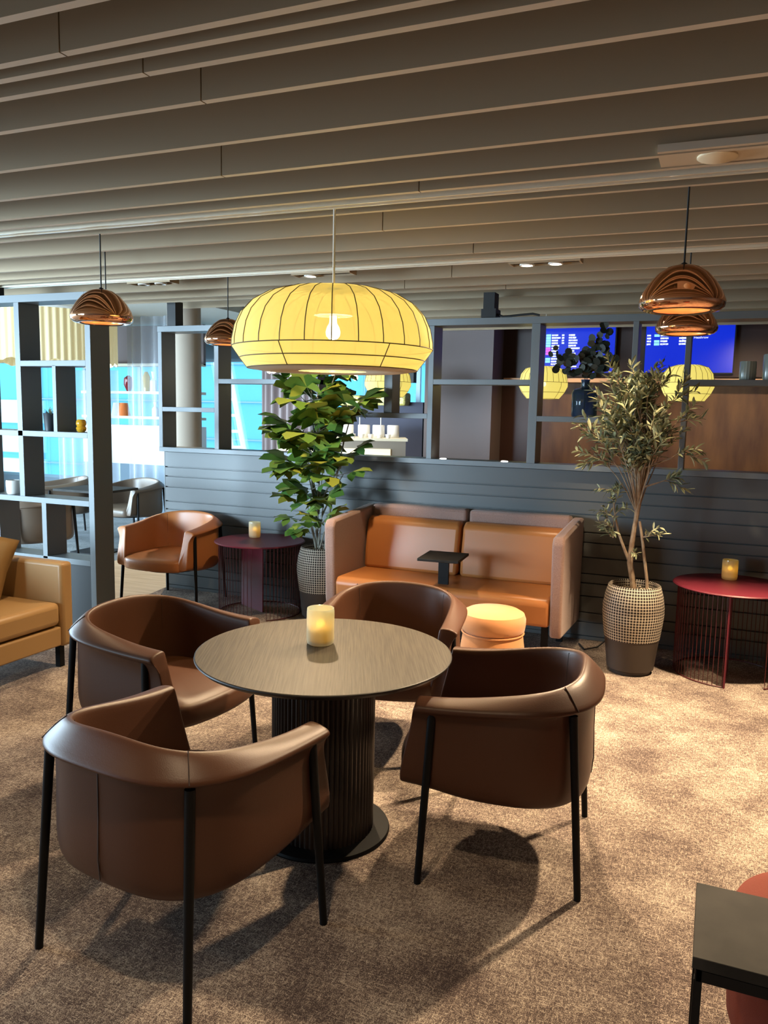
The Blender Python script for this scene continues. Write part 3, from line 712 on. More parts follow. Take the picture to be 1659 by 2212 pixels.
# main crown : branches to points in a flattened ellipsoid
tops = [OW(-.47, 5.43, 1.05), OW(-.45, 5.43, 1.2), OW(-.44, 5.43, 1.35), OW(-.43, 5.43, 1.5)]
for i in range(60):
    while True:
        x, y, z_ = rnd.uniform(-1, 1), rnd.uniform(-1, 1), rnd.uniform(-1, 1)
        if x*x+y*y+z_*z_ < 1: break
    wz = 1.66+z_*.33; e = OW(-.52+x*(.30 if z_ < .3 else .27), 5.42+y*.20, wz)
    s_ = min(tops, key=lambda q: abs((wz-.45)-(q.z+.5)))
    mid = s_.lerp(e, .55)+Vector((0, 0, .03))
    tw.tube([s_, s_.lerp(mid, .5)+Vector((0, 0, .02)), mid], [.006, .0045, .0035], 5)
    twig(mid, e, 8)
    twig(mid.lerp(e, .3), e+Vector((rnd.uniform(-.09, .09), rnd.uniform(-.06, .06), rnd.uniform(.02, .10))), 6)
for a_, b_ in [((-.44, 5.43, 1.4), (-.72, 5.42, 2.06)), ((-.43, 5.43, 1.5), (-.37, 5.42, 2.02)), ((-.45, 5.43, 1.5), (-.56, 5.4, 2.0)), ((-.44, 5.43, 1.35), (-.13, 5.40, 1.48)), ((-.42, 5.43, 1.45), (-.17, 5.42, 1.75)), ((-.45, 5.43, 1.3), (-.88, 5.40, 1.62)),
               ((-.44, 5.43, 1.3), (-.87, 5.42, 1.44)), ((-.45, 5.43, 1.22), (-.24, 5.40, 1.30)), ((-.44, 5.43, 1.5), (-.80, 5.42, 1.85)), ((-.44, 5.43, 1.5), (-.22, 5.42, 1.92))]:
    p, q = OW(*a_), OW(*b_); m_ = p.lerp(q, .5); tw.tube([p, m_], [.007, .0045], 5); twig(m_, q, 12, .065); twig(m_.lerp(q, .3), q+Vector((.05, .02, -.08)), 6)
for z0_ in (1.18, 1.10, 1.02, .95, .88):
    for k_ in range(3):
        p = OW(-.61-.02*(z0_-.9), 5.41, z0_); twig(p, p+Vector((rnd.uniform(-.11, .08), rnd.uniform(-.08, .05), rnd.uniform(.02, .13))), 5, .055)
p = OW(-.42, 5.40, .90)
for k_ in range(4): twig(p, p+Vector((rnd.uniform(.05, .12), rnd.uniform(-.06, .03), rnd.uniform(-.02, .09))), 4, .05)
p = OW(-.49, 5.42, .78)
for k_ in range(2): twig(p, p+Vector((rnd.uniform(-.02, .08), -.05, rnd.uniform(.0, .06))), 4, .045)
tw.build('branches', MT['bark'], ol); lf.build('foliage', MT['leaf_olive'], ol, smooth=False)
# --- broad leaf plant
bl = empty('broad_leaf_plant', (-2.905, 5.68, .50), label='tall plant with large lobed green leaves in the left planter', cat='plant')
BR = Vector((-2.905, 5.68, .50)); lf = MB(); st = MB(); rnd = random.Random(11)
def BW(x, y, z_): return Vector((x, y, z_))-BR
def lobed(base, d, up, L):
    d = d.normalized(); side = d.cross(up).normalized(); nn = side.cross(d)
    cen = base+d*L*.30
    vs = [cen]; K = 5; ring = []
    for k_ in range(K):
        a = (k_-2)*.80; ln = L*(.72 if k_ == 2 else .62 if k_ in (1, 3) else .44)
        dirr = d*math.cos(a)+side*math.sin(a); sd = -d*math.sin(a)+side*math.cos(a)
        for (t, w_, dz) in ((.24, -.0, 0), (.52, -.33, .01), (.84, -.26, -.05), (1.0, 0, -.16), (.84, .26, -.05), (.52, .33, .01)):
            ring.append(cen+dirr*ln*t+sd*ln*w_*1.15+nn*(dz*L-.10*L*t*abs(k_-2)*.5))
    vs += ring; n_ = len(ring); fs = []
    for k_ in range(K):
        a = 1+k_*6; nx = 1+((k_+1) % K)*6
        fs += [(0, a, a+1), (a, a+5, a+4, a+3, a+2, a+1)]
        fs += [(0, a+5, a)]
        if k_ < K-1: fs.append((0, nx+1, a+5))
    lf.add(vs, fs)
    st.tube([base-d*.06, base, cen], [.003, .0025, .0015], 5)
def whorl(c, n_, L, tilt=.35, spread=.05):
    ph = rnd.random()*6
    n_ = max(3, round(n_*.72)); L *= 1.16
    for i in range(n_):
        a = ph+2*PI*i/n_+rnd.uniform(-.3, .3); el = tilt+rnd.uniform(-.35, .45)
        d = Vector((math.cos(a)*math.cos(el), math.sin(a)*math.cos(el), math.sin(el)))
        lobed(c+d*spread, d, Vector((rnd.uniform(-.2, .2), rnd.uniform(-.2, .2), 1)), L*1.12*rnd.uniform(.8, 1.15))
for (x, z_, n_, L) in [(-3.02, 1.93, 7, .20), (-2.78, 1.95, 7, .19), (-3.02, 1.74, 7, .21), (-2.62, 1.67, 9, .20), (-3.04, 1.50, 8, .21), (-2.86, 1.50, 8, .20), (-3.04, 1.36, 7, .19), (-2.9, 1.33, 7, .20),
                       (-2.72, 1.55, 5, .15), (-3.02, 1.21, 8, .20), (-2.88, 1.20, 7, .19), (-2.70, 1.18, 4, .17), (-3.02, .94, 5, .17), (-2.87, .93, 5, .16), (-3.0, .80, 4, .15), (-2.82, .80, 5, .14), (-2.9, 1.75, 6, .18), (-2.92, 1.06, 4, .15), (-2.66, 1.33, 3, .16)]:
    whorl(BW(x, 5.56+rnd.uniform(-.08, .05), z_), n_, L*1.15)
    tgt = BW(x, 5.64, z_); b0 = BW(-2.93+.3*(x+2.93)*.5, 5.66, max(.56, z_-.35)); st.tube([b0, b0.lerp(tgt, .5)+Vector((0, 0, .02)), tgt], [.008, .006, .004], 6)
for k_ in range(3):
    lobed(BW(-3.03, 5.60, .74), Vector((-.5+.3*k_, -.6, .1*k_-.2)), Vector((0, -.6, 1)), .16)
st.tube([BW(-2.93, 5.68, .50), BW(-2.95, 5.67, .8), BW(-2.98, 5.66, 1.1), BW(-2.96, 5.66, 1.5), BW(-2.93, 5.66, 1.9)], [.014, .011, .010, .008, .005], 8)
st.tube([BW(-2.88, 5.68, .50), BW(-2.84, 5.67, .8), BW(-2.78, 5.66, 1.1), BW(-2.70, 5.65, 1.45), BW(-2.63, 5.64, 1.67)], [.012, .010, .008, .006, .004], 8)
st.build('stems', MT['stem'], bl); lf.build('foliage', MT['leaf_fig'], bl, angle=30)

# ============================================================ HANGING LAMPS
def lantern(loc, R, zt, ztop_cord, profile, shade, label, group, cordm, nm, bulb=True, rib=.0022, energy=0):
    """loc = x,y ; profile (r,z) absolute z"""
    t = empty('lantern_pendant', (loc[0], loc[1], 0), label=label, cat='pendant lamp', group=group)
    sh = MB(); sh.lathe(profile, 96); shade_o = sh.build('lamp_shade', shade, t, angle=60)
    wr = MB(); iw = [i for i, p in enumerate(profile)]
    kr = max(range(len(profile)), key=lambda i: profile[i][0])
    for i in range(nm):
        a = 2*PI*(i+.35)/nm
        wr.tube([((r+.001)*math.cos(a), (r+.001)*math.sin(a), z_) for r, z_ in profile[1:kr+1]], rib, 5)
    for i in range(6):
        a = 2*PI*(i+.12)/6+.35
        wr.tube([((r+.001)*math.cos(a), (r+.001)*math.sin(a), z_) for r, z_ in profile[kr:]], rib, 5)
    for (r, z_) in [profile[kr], profile[-2], profile[-1]]:
        wr.tube([((r+.001)*math.cos(a), (r+.001)*math.sin(a), z_) for a in [2*PI*i/72 for i in range(72)]], rib*1.1, 5, closed=True)
    wr.build('wire_frame', MT['rope'], t)
    MB().tube([(0, 0, zt-.12), (0, 0, ztop_cord)], .006 if R > .3 else .004, 8).build('cord', cordm, t)
    return t
big = [(.03, 2.222), (.12, 2.222), (.22, 2.213), (.30, 2.190), (.37, 2.150), (.415, 2.100), (.440, 2.045), (.452, 1.985), (.453, 1.955), (.418, 1.905), (.385, 1.862)]
lp = lantern((-1.655, 3.33), .45, 2.222, 2.566, big, MT['lampshade'], 'large yellow ribbed fabric lantern hanging above the round table', 'yellow lanterns', MT['white_cord'], 26)
MB().lathe([(.384, 1.861), (.33, 1.852), (.16, 1.852), (.155, 1.856)], 72).build('diffuser_ring', MT['cream'], lp)
MB().lathe([(.0001, 2.108), (.085, 2.106), (.088, 2.102), (.0001, 2.100)], 32).build('shade_carrier', MT['white'], lp)
MB().lathe([(.0001, 1.995), (.018, 1.998), (.031, 2.012), (.034, 2.03), (.028, 2.052), (.018, 2.068), (.016, 2.10)], 32).build('bulb', MT['bulb'], lp)
pl_ = bpy.data.lights.new('lantern_light', 'POINT'); pl_.energy = 30; pl_.color = (1, .74, .36); pl_.shadow_soft_size = .04
po = bpy.data.objects.new('lantern_light', pl_); COL.objects.link(po); po.location = (-1.655, 3.33, 1.945)
def small_prof(R, zb, zt):
    h = zt-zb; return [(R*.05, zt), (R*.45, zt-.01*h), (R*.75, zt-.08*h), (R*.93, zt-.25*h), (R, zt-.5*h), (R, zt-.62*h), (R*.88, zt-.80*h), (R*.66, zb)]
for (x, y, R, zb, zt, lab) in [(-1.57, 7.6, .225, 1.822, 2.125, 'small yellow lantern hanging in front of the left flight screen'), (-.30, 7.6, .222, 1.818, 2.135, 'small yellow lantern hanging in front of the right flight screen'),
                               (-3.15, 7.6, .235, 1.82, 2.12, 'small yellow lantern half hidden under the big lantern')]:
    t = lantern((x, y), R, zt, 3.02, small_prof(R, zb, zt), MT['lampshade_far'], lab, 'yellow lanterns', MT['white_cord'], 24, rib=.0018)
    MB().lathe([(.0001, zt-.19), (.02, zt-.185), (.028, zt-.165), (.02, zt-.145), (.0001, zt-.14)], 24).build('bulb', MT['bulb'], t)

def copper_pendant(loc, zb, R, label, ztop=2.57):
    s = R/.163
    t = empty('copper_pendant', (loc[0], loc[1], zb), label=label, cat='pendant lamp', group='copper pendants')
    prof = [(.012, .176), (.03, .181), (.062, .172), (.098, .146), (.130, .108), (.152, .070), (.163, .038), (.159, .019), (.143, .005), (.122, .000), (.106, .006)]
    prof = [(.0001, .172)]+prof
    b = MB(); b.lathe([(r*s, z_*s) for r, z_ in prof], 72, wob=lambda a, j: 1+.012*math.sin(2*a+.7)); b.build('lamp_shade', MT['copper'], t, angle=180)
    b = MB(); b.lathe([(.106*s, .006*s), (.101*s, .016*s), (.11*s, .045*s), (.09*s, .075*s), (.0001, .09*s)], 48); b.build('inner_reflector', MT['copper_in'], t, angle=180)
    MB().lathe([(.0001, .170*s), (.016, .170*s), (.013, .186*s), (.004, .192*s), (.0001, .192*s)], 20).build('cap', MT['black'], t)
    MB().tube([(0, 0, .188*s), (0, 0, ztop-zb)], .0038, 8).build('cord', MT['black'], t)
    MB().lathe([(.0001, .030*s), (.02, .034*s), (.026, .05*s), (.0001, .075*s)], 16).build('bulb', MT['bulb_small'], t)
    return t
copper_pendant((-.178, 3.455), 2.093, .163, 'front copper dome pendant at the upper right')
copper_pendant((-.215, 4.79), 2.130, .163, 'copper dome pendant behind the front one at the right')
copper_pendant((-3.075, 3.43), 2.108, .160, 'front copper dome pendant in front of the bookshelf')
copper_pendant((-3.55, 4.0), 2.177, .160, 'copper dome pendant half hidden behind the left front one', 3.02)
copper_pendant((-3.19, 4.79), 2.108, .160, 'copper dome pendant peeking out left of the big lantern')

# ============================================================ CEILING FITTINGS
for y, x0, lab in ((3.305, -7.2, 'brass coloured light track in the slatted ceiling above the round table'), (4.76, -6.6, 'brass coloured light track in the slatted ceiling above the sofa')):
    t = empty('light_track', (-2, y, 2.58), label=lab, cat='light track', group='ceiling light tracks')
    b = MB(); b.b2(x0+2, X1+2-.01, -.030, -.018, -.012, .02); b.b2(x0+2, X1+2-.01, .018, .030, -.012, .02); b.build('rail', MT['brass'], t, smooth=False)
    b = MB(); b.b2(x0+2, X1+2-.01, -.018, .018, .006, .04); b.build('channel', MT['baffle'], t, smooth=False)
sp_ = empty('ceiling_speaker', (-.075, 3.105, 2.575), label='round cream speaker cover in the ceiling at the upper right', cat='speaker')
MB().lathe([(.0001, -.010), (.060, -.010), (.066, -.006), (.066, .0)], 48).build('grille', MT['speaker'], sp_)
def downlight(x0, x1, y, lenses, lab, lit=True):
    t = empty('spotlight_box', ((x0+x1)/2, y, 2.57), label=lab, cat='spotlight', group='ceiling spotlight boxes'); cx = (x0+x1)/2
    b = MB(); b.b2(x0-cx, x1-cx, -.055, -.045, -.012, .03); b.b2(x0-cx, x1-cx, .045, .055, -.012, .03); b.b2(x0-cx, x0-cx+.01, -.045, .045, -.012, .03); b.b2(x1-cx-.01, x1-cx, -.045, .045, -.012, .03)
    b.build('housing', MT['baffle'], t, smooth=False)
    b = MB(); b.b2(x0-cx+.01, x1-cx-.01, -.045, .045, .0, .01); b.build('inner_plate', MT['black'], t, smooth=False)
    for lx in lenses:
        l_ = MB(); l_.lathe([(.040, -.004), (.044, -.010), (.044, -.016), (.036, -.018)], 24, (lx-cx, 0, 0)); h_ = l_.build('lamp_ring', MT['white_cord'], t)
        l_ = MB(); l_.lathe([(.0001, -.012), (.034, -.012)], 24, (lx-cx, 0, 0)); l_.build('lens', MT['led'] if lit else MT['grey_glass'], h_, smooth=False)
downlight(-1.23, -.81, 4.85, [-1.13, -.96], 'pair of lit spotlights in the ceiling above the olive tree')
downlight(-2.70, -2.27, 4.85, [-2.58], 'single lit spotlight box in the ceiling behind the big lantern')
downlight(-4.06, -3.68, 4.85, [-3.95, -3.80], 'unlit spotlight box in the ceiling right of the left copper pendants', False)
for i, x in enumerate((-1.99, -1.50)):
    t = tag(MB().lathe([(.0001, .006), (.022, .006), (.026, .002), (.026, 0)], 24).build('sill_spot', MT['led'], smooth=False), ['left', 'right'][i]+' one of two small round lights set in the sill of the half wall', 'light', 'sill lights'); t.location = (x, 5.96, 1.316)

# ============================================================ THINGS ON THE SHELVES
def vase(name, prof, loc, m, label, cat='vase', group=None, n=40, flute=0):
    b = MB(); b.lathe(prof, n, wob=(lambda a, j: 1+flute*math.cos(a*18)) if flute else None); o = b.build(name, m); o.location = loc; return tag(o, label, cat, group)
vase('fluted_vase', [(.0001, 0), (.048, 0), (.052, .02), (.052, .12), (.049, .125), (.046, .12), (.046, .02)], (.14, 6.02, 1.936), MT['grey_glass'], 'shorter grey green ribbed vase on the shelf at the far right', 'vase', 'ribbed vases on the shelf', 72, .02)
vase('fluted_vase', [(.0001, 0), (.050, 0), (.054, .02), (.054, .165), (.050, .172), (.047, .165), (.047, .02)], (.285, 6.02, 1.936), MT['grey_glass'], 'taller grey green ribbed vase cut by the right edge', 'vase', 'ribbed vases on the shelf', 72, .02)
vase('bottle_vase', [(.0001, 0), (.085, 0), (.092, .01), (.094, .17), (.082, .195), (.032, .212), (.030, .255), (.034, .27), (.028, .27), (.026, .215), (.07, .19), (.086, .165), (.085, .012), (.0001, .01)], (-.935, 6.02, 1.666), MT['glass_dark'], 'smoked glass bottle vase with ribs on the shelf behind the olive tree', 'vase', None, 72)
# eucalyptus sprays
eu = empty('eucalyptus_spray', (-.935, 6.02, 1.70), label='dark round leaved branches standing in the smoked glass vase', cat='branches'); lf = MB(); st = MB(); rnd = random.Random(5)
ER = Vector((-.935, 6.02, 1.70))
for pts in [[(-.935, 6.02, 1.72), (-.93, 6.0, 1.95), (-.85, 5.98, 2.12), (-.80, 5.97, 2.30)], [(-.935, 6.02, 1.72), (-.94, 6.0, 1.96), (-.98, 5.96, 2.08), (-1.16, 5.93, 2.13)], [(-.935, 6.02, 1.72), (-.93, 6.0, 1.96), (-.92, 5.98, 2.1), (-.88, 5.97, 2.22)],
            [(-.935, 6.02, 1.72), (-.93, 6.0, 1.96), (-1.0, 5.96, 2.02), (-1.12, 5.94, 2.02)], [(-.935, 6.02, 1.72), (-.92, 6.0, 1.96), (-.84, 5.96, 2.03), (-.75, 5.95, 2.08)]]:
    P_ = [Vector(p)-ER for p in pts]; st.tube(P_, [.003, .0025, .002, .001], 5)
    for i in range(24):
        s_ = .45+.55*i/23; seg = min(2, int(s_*3)); q = P_[seg].lerp(P_[seg+1], s_*3-seg); r_ = rnd.uniform(.020, .033)
        d = Vector((rnd.uniform(-1, 1), rnd.uniform(-.6, .6), rnd.uniform(-1, 1))).normalized(); nn = Vector((rnd.uniform(-.5, .5), -1, rnd.uniform(-.5, .5))).normalized(); sd = d.cross(nn).normalized()
        c_ = q+d*(r_+.012); lf.add([c_+(d*math.cos(a)+sd*math.sin(a))*r_ for a in [2*PI*j/9 for j in range(9)]], [tuple(range(9))])
st.build('stems', MT['leaf_euca'], eu); lf.build('leaves', MT['leaf_euca'], eu, smooth=False)
# bookshelf items
pp = empty('small_potted_plant', (-4.745, 4.70, 1.475), label='small black pot with grassy succulent on the bookshelf', cat='plant')
MB().lathe([(.0001, 0), (.034, 0), (.044, .13), (.047, .135), (.042, .135), (.040, .11), (.0001, .11)], 32).build('pot', MT['pot_black'], pp)
lf = MB(); rnd = random.Random(2)
for i in range(34):
    a = rnd.random()*6.28; el = rnd.uniform(.4, 1.3); d = Vector((math.cos(a)*math.cos(el), math.sin(a)*math.cos(el), math.sin(el)))
    leaf_narrow(lf, Vector((0, 0, .115)), d, Vector((0, 0, 1)), rnd.uniform(.05, .085), .008, 3, .5)
lf.build('foliage', MT['leaf_olive'], pp, smooth=False)
vase('amber_glass', [(.0001, 0), (.022, 0), (.034, .012), (.038, .03), (.030, .044), (.038, .058), (.036, .08), (.026, .094), (.022, .09), (.030, .078), (.026, .044), (.03, .02), (.0001, .008)], (-4.424, 4.69, 1.475), MT['glass_yellow'], 'amber beaded glass on the bookshelf', 'glass')
vase('red_vase', [(.0001, 0), (.012, 0), (.018, .03), (.028, .10), (.030, .13), (.020, .15), (.014, .165), (.018, .172)], (-4.345, 4.755, 1.475), MT['glass_red'], 'dark red glass vase behind the amber glass on the bookshelf', 'vase')
vase('frosted_tealight', [(.0001, 0), (.045, 0), (.052, .012), (.056, .09), (.052, .108), (.047, .108), (.050, .09), (.046, .02), (.0001, .015)], (-5.13, 4.69, .97), MT['frost'], 'frosted white tealight glass on the lower bookshelf board', 'candle')
# black speaker boxes above the frames
b = MB(); b.b2(-5.42, -5.25, 4.62, 4.78, 2.485, 2.575); tag(b.build('ceiling_bracket', MT['black'], smooth=False), 'black steel bracket on top of the bookshelf at the left edge', 'bracket')

# ============================================================ CABLES ON THE FLOOR, SOCKET
tag(MB().tube([(-.86, 5.85, .01), (-.80, 5.72, .01), (-.72, 5.78, .02), (-.66, 5.9, .06), (-.62, 5.95, .16), (-.60, 5.97, .25)], .006, 6).build('power_cable', MT['black']), 'black power cable loose on the carpet between sofa and olive planter', 'cable')
b = MB(); b.b2(-.60, -.52, 5.975, 6.01, .22, .36); tag(b.build('socket_box', MT['black'], bevel=.004), 'black socket box on the half wall behind the olive planter', 'socket')
b = MB(); b.b2(-3.86, -3.78, 5.985, 6.011, .22, .30); tag(b.build('socket_box', MT['black'], bevel=.004), 'black socket box on the half wall behind the left red side table', 'socket')

# ============================================================ BEYOND THE DIVIDER
# flight screens
def screen(x0, x1, rows, lab, pinks=()):
    W = x1-x0; t = empty('flight_screen', ((x0+x1)/2, 9.05, 2.14), label=lab, cat='screen', group='flight information screens'); Hh = .56
    b = MB(); b.b2(-W/2-.012, W/2+.012, 0, .05, -.012, Hh+.012); b.build('screen_case', MT['black'], t, smooth=False)
    b = MB(); b.b2(-W/2, W/2, -.004, 0, 0, Hh); pn = b.build('display', MT['screen'], t, smooth=False)
    rnd = random.Random(len(rows)); tx = MB(); cy = MB(); pk = MB()
    o_ = .06 if len(rows) > 5 else .012
    def word(x, zc, w_, h_=.019):
        n = max(1, int(w_/.014))
        for i in range(n): tx.b2(x+i*.014, x+i*.014+rnd.uniform(.009, .013), -.0055, -.004, zc-h_/2*rnd.uniform(.7, 1), zc+h_/2)
    for i, (zc, kind) in enumerate(rows):
        word(-W/2+o_, zc, .055); word(-W/2+o_+.135, zc, rnd.uniform(.07, .10)); word(-W/2+o_+.32, zc, rnd.uniform(.06, .13))
        if i < 4 and len(rows) > 5: word(-W/2+o_+.245, zc, .035)
        if kind: (pk if kind == 2 else cy).b2(-W/2+o_+.072, -W/2+o_+.125, -.0055, -.004, zc-.0125, zc+.0125)
    tx.build('flight_rows', MT['scrtext'], pn, smooth=False)
    if cy.v: cy.build('airline_marks', MT['scrcyan'], pn, smooth=False)
    if pk.v: pk.build('airline_marks', MT['scrpink'], pn, smooth=False)
    return t, pn, W
rows = [(.405-.0285*i, k_) for i, k_ in enumerate((1, 1, 1, 1, 1, 2, 2, 2, 0, 1, 1, 0, 0))]
screen(-1.99, -1.115, rows, 'left blue flight information screen on the walnut wall')
t, pn, W = screen(-.80, .065, [(.385, 1), (.355, 0), (.325, 1), (.295, 1)], 'right blue flight information screen on the walnut wall')
def text(s, x, zc, size, parent, m):
    c = bpy.data.curves.new('screen_text', 'FONT'); c.body = s; c.size = size; c.extrude = .0004; c.materials.append(m)
    q = bpy.data.objects.new('tmp', c); COL.objects.link(q); bpy.context.view_layer.update(); me = bpy.data.meshes.new_from_object(q.evaluated_get(bpy.context.evaluated_depsgraph_get())); bpy.data.objects.remove(q)
    me.materials.clear(); me.materials.append(m); o = bpy.data.objects.new('screen_text', me); COL.objects.link(o); o.parent = parent; o.location = (x, -.0062, zc); o.rotation_euler = (PI/2, 0, 0); return o
text('London Heathrow', -W/2+.36, .349, .034, pn, MT['scrtext']); text('Riga', -W/2+.36, .318, .034, pn, MT['scrtext'])
# light oak shelf on the walnut wall
b = MB(); b.b2(-2.3, 1.6, 8.95, 9.12, 2.03, 2.075); tag(b.build('wall_shelf', MT['shelfwood'], bevel=.003), 'light oak shelf board under the flight screens', 'shelf')
# chair backs peeking above the sill
for i, (x, lab) in enumerate(((-1.42, 'tan chair back just above the sill, left of the olive tree'), (-.85, 'tan chair back just above the sill, right of the olive trunk'))):
    t = empty('dining_chair', (x, 8.2, 0), label=lab, cat='chair', group='chairs behind the half wall')
    b = MB(); b.lathe([(.20, .62), (.205, 1.02), (.19, 1.145), (.17, 1.165), (.155, 1.15), (.16, .62)], 32); b.build('backrest', MT['leather_orange'], t)
    MB().lathe([(.0001, .60), (.19, .60), (.2, .63), (.19, .66), (.0001, .67)], 32).build('seat', MT['leather_orange'], t)
    for q in range(4):
        a = PI/4+q*PI/2; MB().tube([(.14*math.cos(a), .14*math.sin(a), .61), (.19*math.cos(a), .19*math.sin(a), 0)], .012, 8).build('leg', MT['blackmetal'], t)
# round column
cm = MB(); cm.lathe([(.195, 0), (.195, 3.02)], 48); o = cm.build('round_column', MT['plaster_column']); o.location = (-5.94, 8.0, 0); tag(o, 'round plaster column behind the left bay of the shelf frame', 'column')
# buffet counter
bc = empty('buffet_counter', (-4.1, 8.9, 0), label='pale buffet counter with lit front behind the divider', cat='counter')
def rotb(name, x0, x1, y0, y1, z0, z1, m): b = MB(); b.b2(x0, x1, y0, y1, z0, z1); return b.build(name, m, bc, smooth=False)
bc.rotation_euler = (0, 0, math.radians(24))
rotb('worktop', -.95, .62, -.32, .32, 1.325, 1.355, MT['cream']); rotb('body', -.93, .60, -.27, .30, 0, 1.325, MT['plaster_column'])
rotb('lit_panel', -.90, .42, -.285, -.271, .85, 1.23, mat('lit panel', (.8, .75, .55), .5, emit=(1, .86, .50), es=.75))
def onc(x, y): a = math.radians(24); return (-4.1+x*math.cos(a)-y*math.sin(a), 8.9+x*math.sin(a)+y*math.cos(a))
cup = None
for i in range(9):
    x, y = onc(-.45+i*.105, -.20); o = MB().lathe([(.0001, 0), (.022, 0), (.036, .045), (.034, .046), (.02, .006), (.0001, .006)], 20).build('cup', MT['white']) if cup is None else cup.copy()
    if cup is None: cup = o
    else: COL.objects.link(o)
    o.location = (x, y, 1.3555); tag(o, 'small white cup in the row along the buffet counter', 'cup', 'cups on the buffet counter')
can = None
for i, x_ in enumerate((-.10, .10, .28, .46)):
    x, y = onc(x_, .10); o = MB().lathe([(.0001, 0), (.07, 0), (.075, .01), (.075, .14), (.07, .15), (.0001, .15)], 28).build('canister', MT['white']) if can is None else can.copy()
    if can is None: can = o
    else: COL.objects.link(o)
    o.location = (x, y, 1.3555); tag(o, ['leftmost', 'second', 'third', 'rightmost'][i]+' white canister in the row at the back of the buffet counter', 'canister', 'canisters on the buffet counter')
rk = empty('serving_rack', (*onc(.22, -.05), 1.3555), label='thin chrome frame rack standing on the buffet counter', cat='rack')
b = MB(); b.tube([(-.19, 0, 0), (-.19, 0, .29)], .006, 6); b.tube([(.09, 0, 0), (.09, 0, .29)], .006, 6); b.tube([(-.25, 0, .29), (.09, 0, .29)], .006, 6); b.build('frame', MT['white_cord'], rk)
tp_ = empty('teal_plant', (*onc(-.30, .12), 1.3555), label='small bright teal leafed plant on the buffet counter', cat='plant')
MB().lathe([(.0001, 0), (.04, 0), (.05, .06), (.0001, .06)], 20).build('pot', MT['white'], tp_)
lf = MB(); rnd = random.Random(8)
for i in range(26):
    a = rnd.random()*6.28; el = rnd.uniform(.1, 1.2); leaf_narrow(lf, Vector((0, 0, .05)), Vector((math.cos(a)*math.cos(el), math.sin(a)*math.cos(el), math.sin(el))), Vector((0, 0, 1)), .12, .03, 3, .3)
lf.build('foliage', MT['plant_teal'], tp_, smooth=False)
# violet back wall of the bar, gold planter, bulbs
wm = MB(); wm.b2(-4.75, -3.62, 9.95, 10.1, 0, 1.80); struct(wm.build('wall_violet', MT['violet'], smooth=False))
b = MB(); b.box((-4.02, 9.9, 1.835), (.42, .22, .17)); b.box((-4.62, 9.9, 1.81), (.34, .22, .14)); 
tag(b.build('gold_banquette', MT['gold'], bevel=.03), 'gold woven seat back on top of the violet wall', 'seat back')
b = MB(); b.b2(-3.95, -3.9, 9.9, 9.95, 2.0, 2.3); b.b2(-4.0, -3.72, 9.84, 9.95, 2.05, 2.35); tag(b.build('wall_monitor', MT['black'], smooth=False), 'small black monitor beside the half hidden yellow lantern', 'monitor')
fx = empty('bulb_chandelier', (-3.85, 7.4, 2.18), label='cluster chandelier of clear glowing bulbs behind the broad leaf plant', cat='chandelier')
b = MB(); rnd = random.Random(4); pos = []
for i in range(16): pos.append((-.50+i*.06+rnd.uniform(-.02, .02), rnd.uniform(-.12, .12), rnd.uniform(-.15, .02)))
b.tube([(-.55, 0, .12), (.50, 0, .12)], .012, 6)
for p in pos: b.tube([(p[0], 0, .12), p], .003, 5)
b.tube([(0, 0, .12), (0, 0, .38)], .008, 6); b.build('arms', MT['blackmetal'], fx)
for p in pos:
    q = MB(); q.lathe([(.0001, -.06), (.022, -.05), (.030, -.03), (.024, -.01), (.010, .005)], 14, p); q.build('bulb', MT['bulb_small'], fx)
# dusty curtain and sheer curtains
def curtain(name, x0, x1, y, z0, z1, m, amp, wl, label):
    b = MB(); n = int((x1-x0)/wl*10); vs = []
    for i in range(n+1):
        x = x0+(x1-x0)*i/n; yy = y+amp*math.sin(2*PI*(x-x0)/wl)+amp*.4*math.sin(2*PI*(x-x0)/wl*.37+1)
        vs += [(x, yy, z0), (x, yy, z1)]
    b.add(vs, [(2*i, 2*i+2, 2*i+3, 2*i+1) for i in range(n)]); o = b.build(name, m, angle=180)
    md = o.modifiers.new('thick', 'SOLIDIFY'); md.thickness = .003; return tag(o, label, 'curtain')
curtain('curtain', -6.62, -5.70, 10.85, .02, 2.9, MT['curtain_pink'], .05, .13, 'dusty pink pleated curtain between the far windows')
curtain('sheer_curtain', -7.95, -6.95, 9.35, .02, 2.93, MT['sheer'], .05, .19, 'grey sheer curtain right of the bookshelf post')
curtain('sheer_curtain', -9.6, -8.35, 9.66, .02, 2.2, MT['sheer'], .05, .22, 'pale sheer curtain seen through the bookshelf')
# fringed chandelier drum
fc = empty('fringe_chandelier', (-8.72, 8.55, 2.92), label='big round cream fringed chandelier behind the bookshelf', cat='chandelier')
b = MB(); n = 360; vs = []
for i in range(n):
    a = 2*PI*i/n; r = .98+.012*math.sin(a*70); vs += [(r*math.cos(a), r*math.sin(a), -.68-.02*math.sin(a*23)), (r*math.cos(a), r*math.sin(a), 0)]
b.add(vs, [(2*i, (2*i+2) % (2*n), (2*i+3) % (2*n), 2*i+1) for i in range(n)]); b.build('fringe', MT['fringe'], fc, angle=180)
MB().lathe([(.97, -.02), (1.0, -.02), (1.0, .02), (.97, .02), (.97, -.02)], 96).build('ring', MT['white'], fc)
MB().lathe([(.0001, -.30), (.05, -.28), (.07, -.22), (.04, -.16), (.0001, -.15)], 24, (.35, -.2, 0)).build('bulb', MT['bulb_small'], fc)
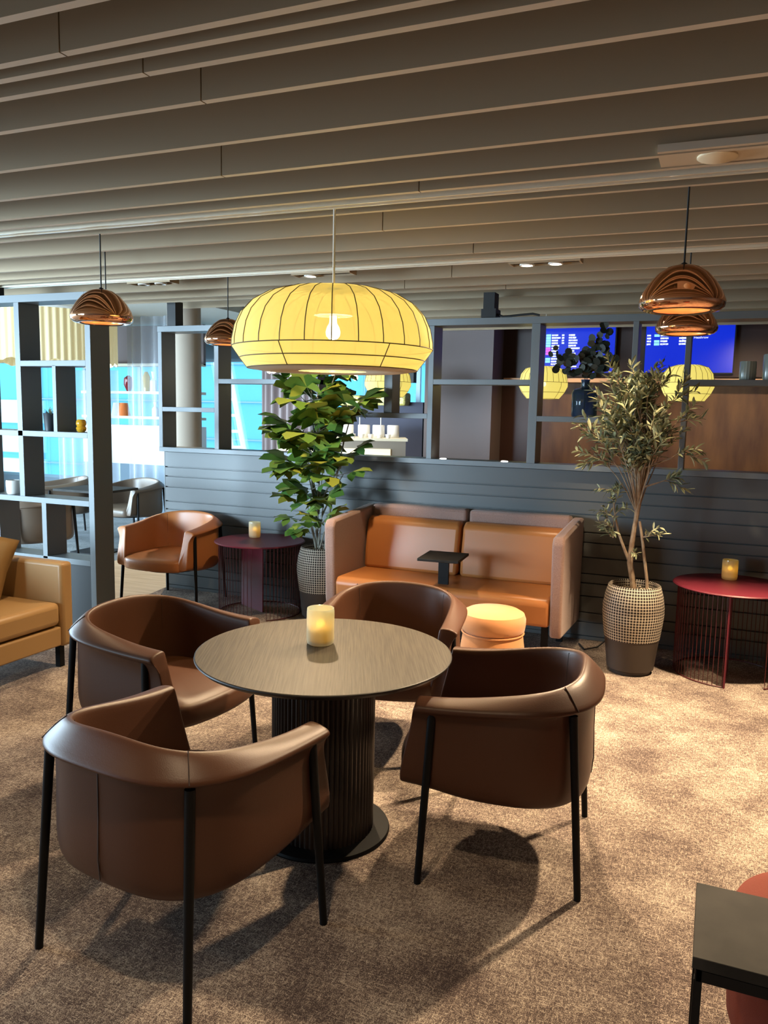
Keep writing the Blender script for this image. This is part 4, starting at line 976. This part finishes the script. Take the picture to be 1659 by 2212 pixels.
# bar shelves with bottles behind the sheer curtain
bar = empty('bar_shelf', (-8.2, 10.1, 0), label='open bar shelving with glasses behind the sheer curtain', cat='shelf')
b = MB()
for zz in (2.30, 1.88, 1.50): b.b2(-1.2, 1.0, -.12, .12, zz-.02, zz+.02)
b.build('shelf', MT['cream'], bar, smooth=False)
b = MB(); b.b2(-1.2, 1.0, .06, .12, 2.3, 2.9); b.build('upper_panel', MT['greywall'], bar, smooth=False)
b = MB(); b.b2(-1.2, 1.0, -.12, .12, .0, .78); b.build('lower_cabinet', MT['bluegrey_wall'], bar, smooth=False)
b = MB(); b.b2(-1.2, 1.0, -.10, .12, .78, 1.38); b.build('white_cabinet', MT['white'], bar, smooth=False)
rnd = random.Random(9)
cols = [MT['glass_red'], MT['glass_yellow'], MT['frost'], mat('orange glass', (.8, .2, .05), .2), MT['cream'], MT['frost']]
lab = ['orange red globe vase', 'amber tall vase', 'clear bottle', 'orange lampshade', 'cream table lamp', 'clear carafe']
xs = [-8.52, -8.18, -8.05, -8.62, -8.75, -8.02]
zs_ = [1.90, 1.90, 1.90, 1.52, 1.52, 1.52]
pf = [[(.0001, 0), (.03, 0), (.075, .10), (.07, .2), (.02, .24)], [(.0001, 0), (.05, 0), (.06, .22), (.02, .3)], [(.0001, 0), (.05, 0), (.05, .16), (.015, .2), (.03, .3)], [(.07, 0), (.10, 0), (.06, .2), (.05, .2)], [(.07, 0), (.10, 0), (.06, .2), (.05, .2)], [(.0001, 0), (.05, 0), (.05, .12), (.015, .16), (.03, .22)]]
for i in range(6): vase('bar_vessel', pf[i], (xs[i], 10.06, zs_[i]), cols[i], lab[i]+' on the bar shelving behind the sheer curtain', 'vase', 'vessels on the bar shelving', 24)
# small tables beyond the bookshelf
t = empty('bistro_table', (-6.55, 7.15, 0), label='small black bistro table seen through the bookshelf', cat='table')
MB().b2(-.35, .35, -.3, .3, .71, .735).build('table_top', MT['plate'], t, smooth=False)
MB().tube([(0, 0, .01), (0, 0, .71)], .025, 10).build('post', MT['blackmetal'], t)
MB().b2(-.22, .22, -.2, .2, 0, .012).build('base', MT['blackmetal'], t, smooth=False)
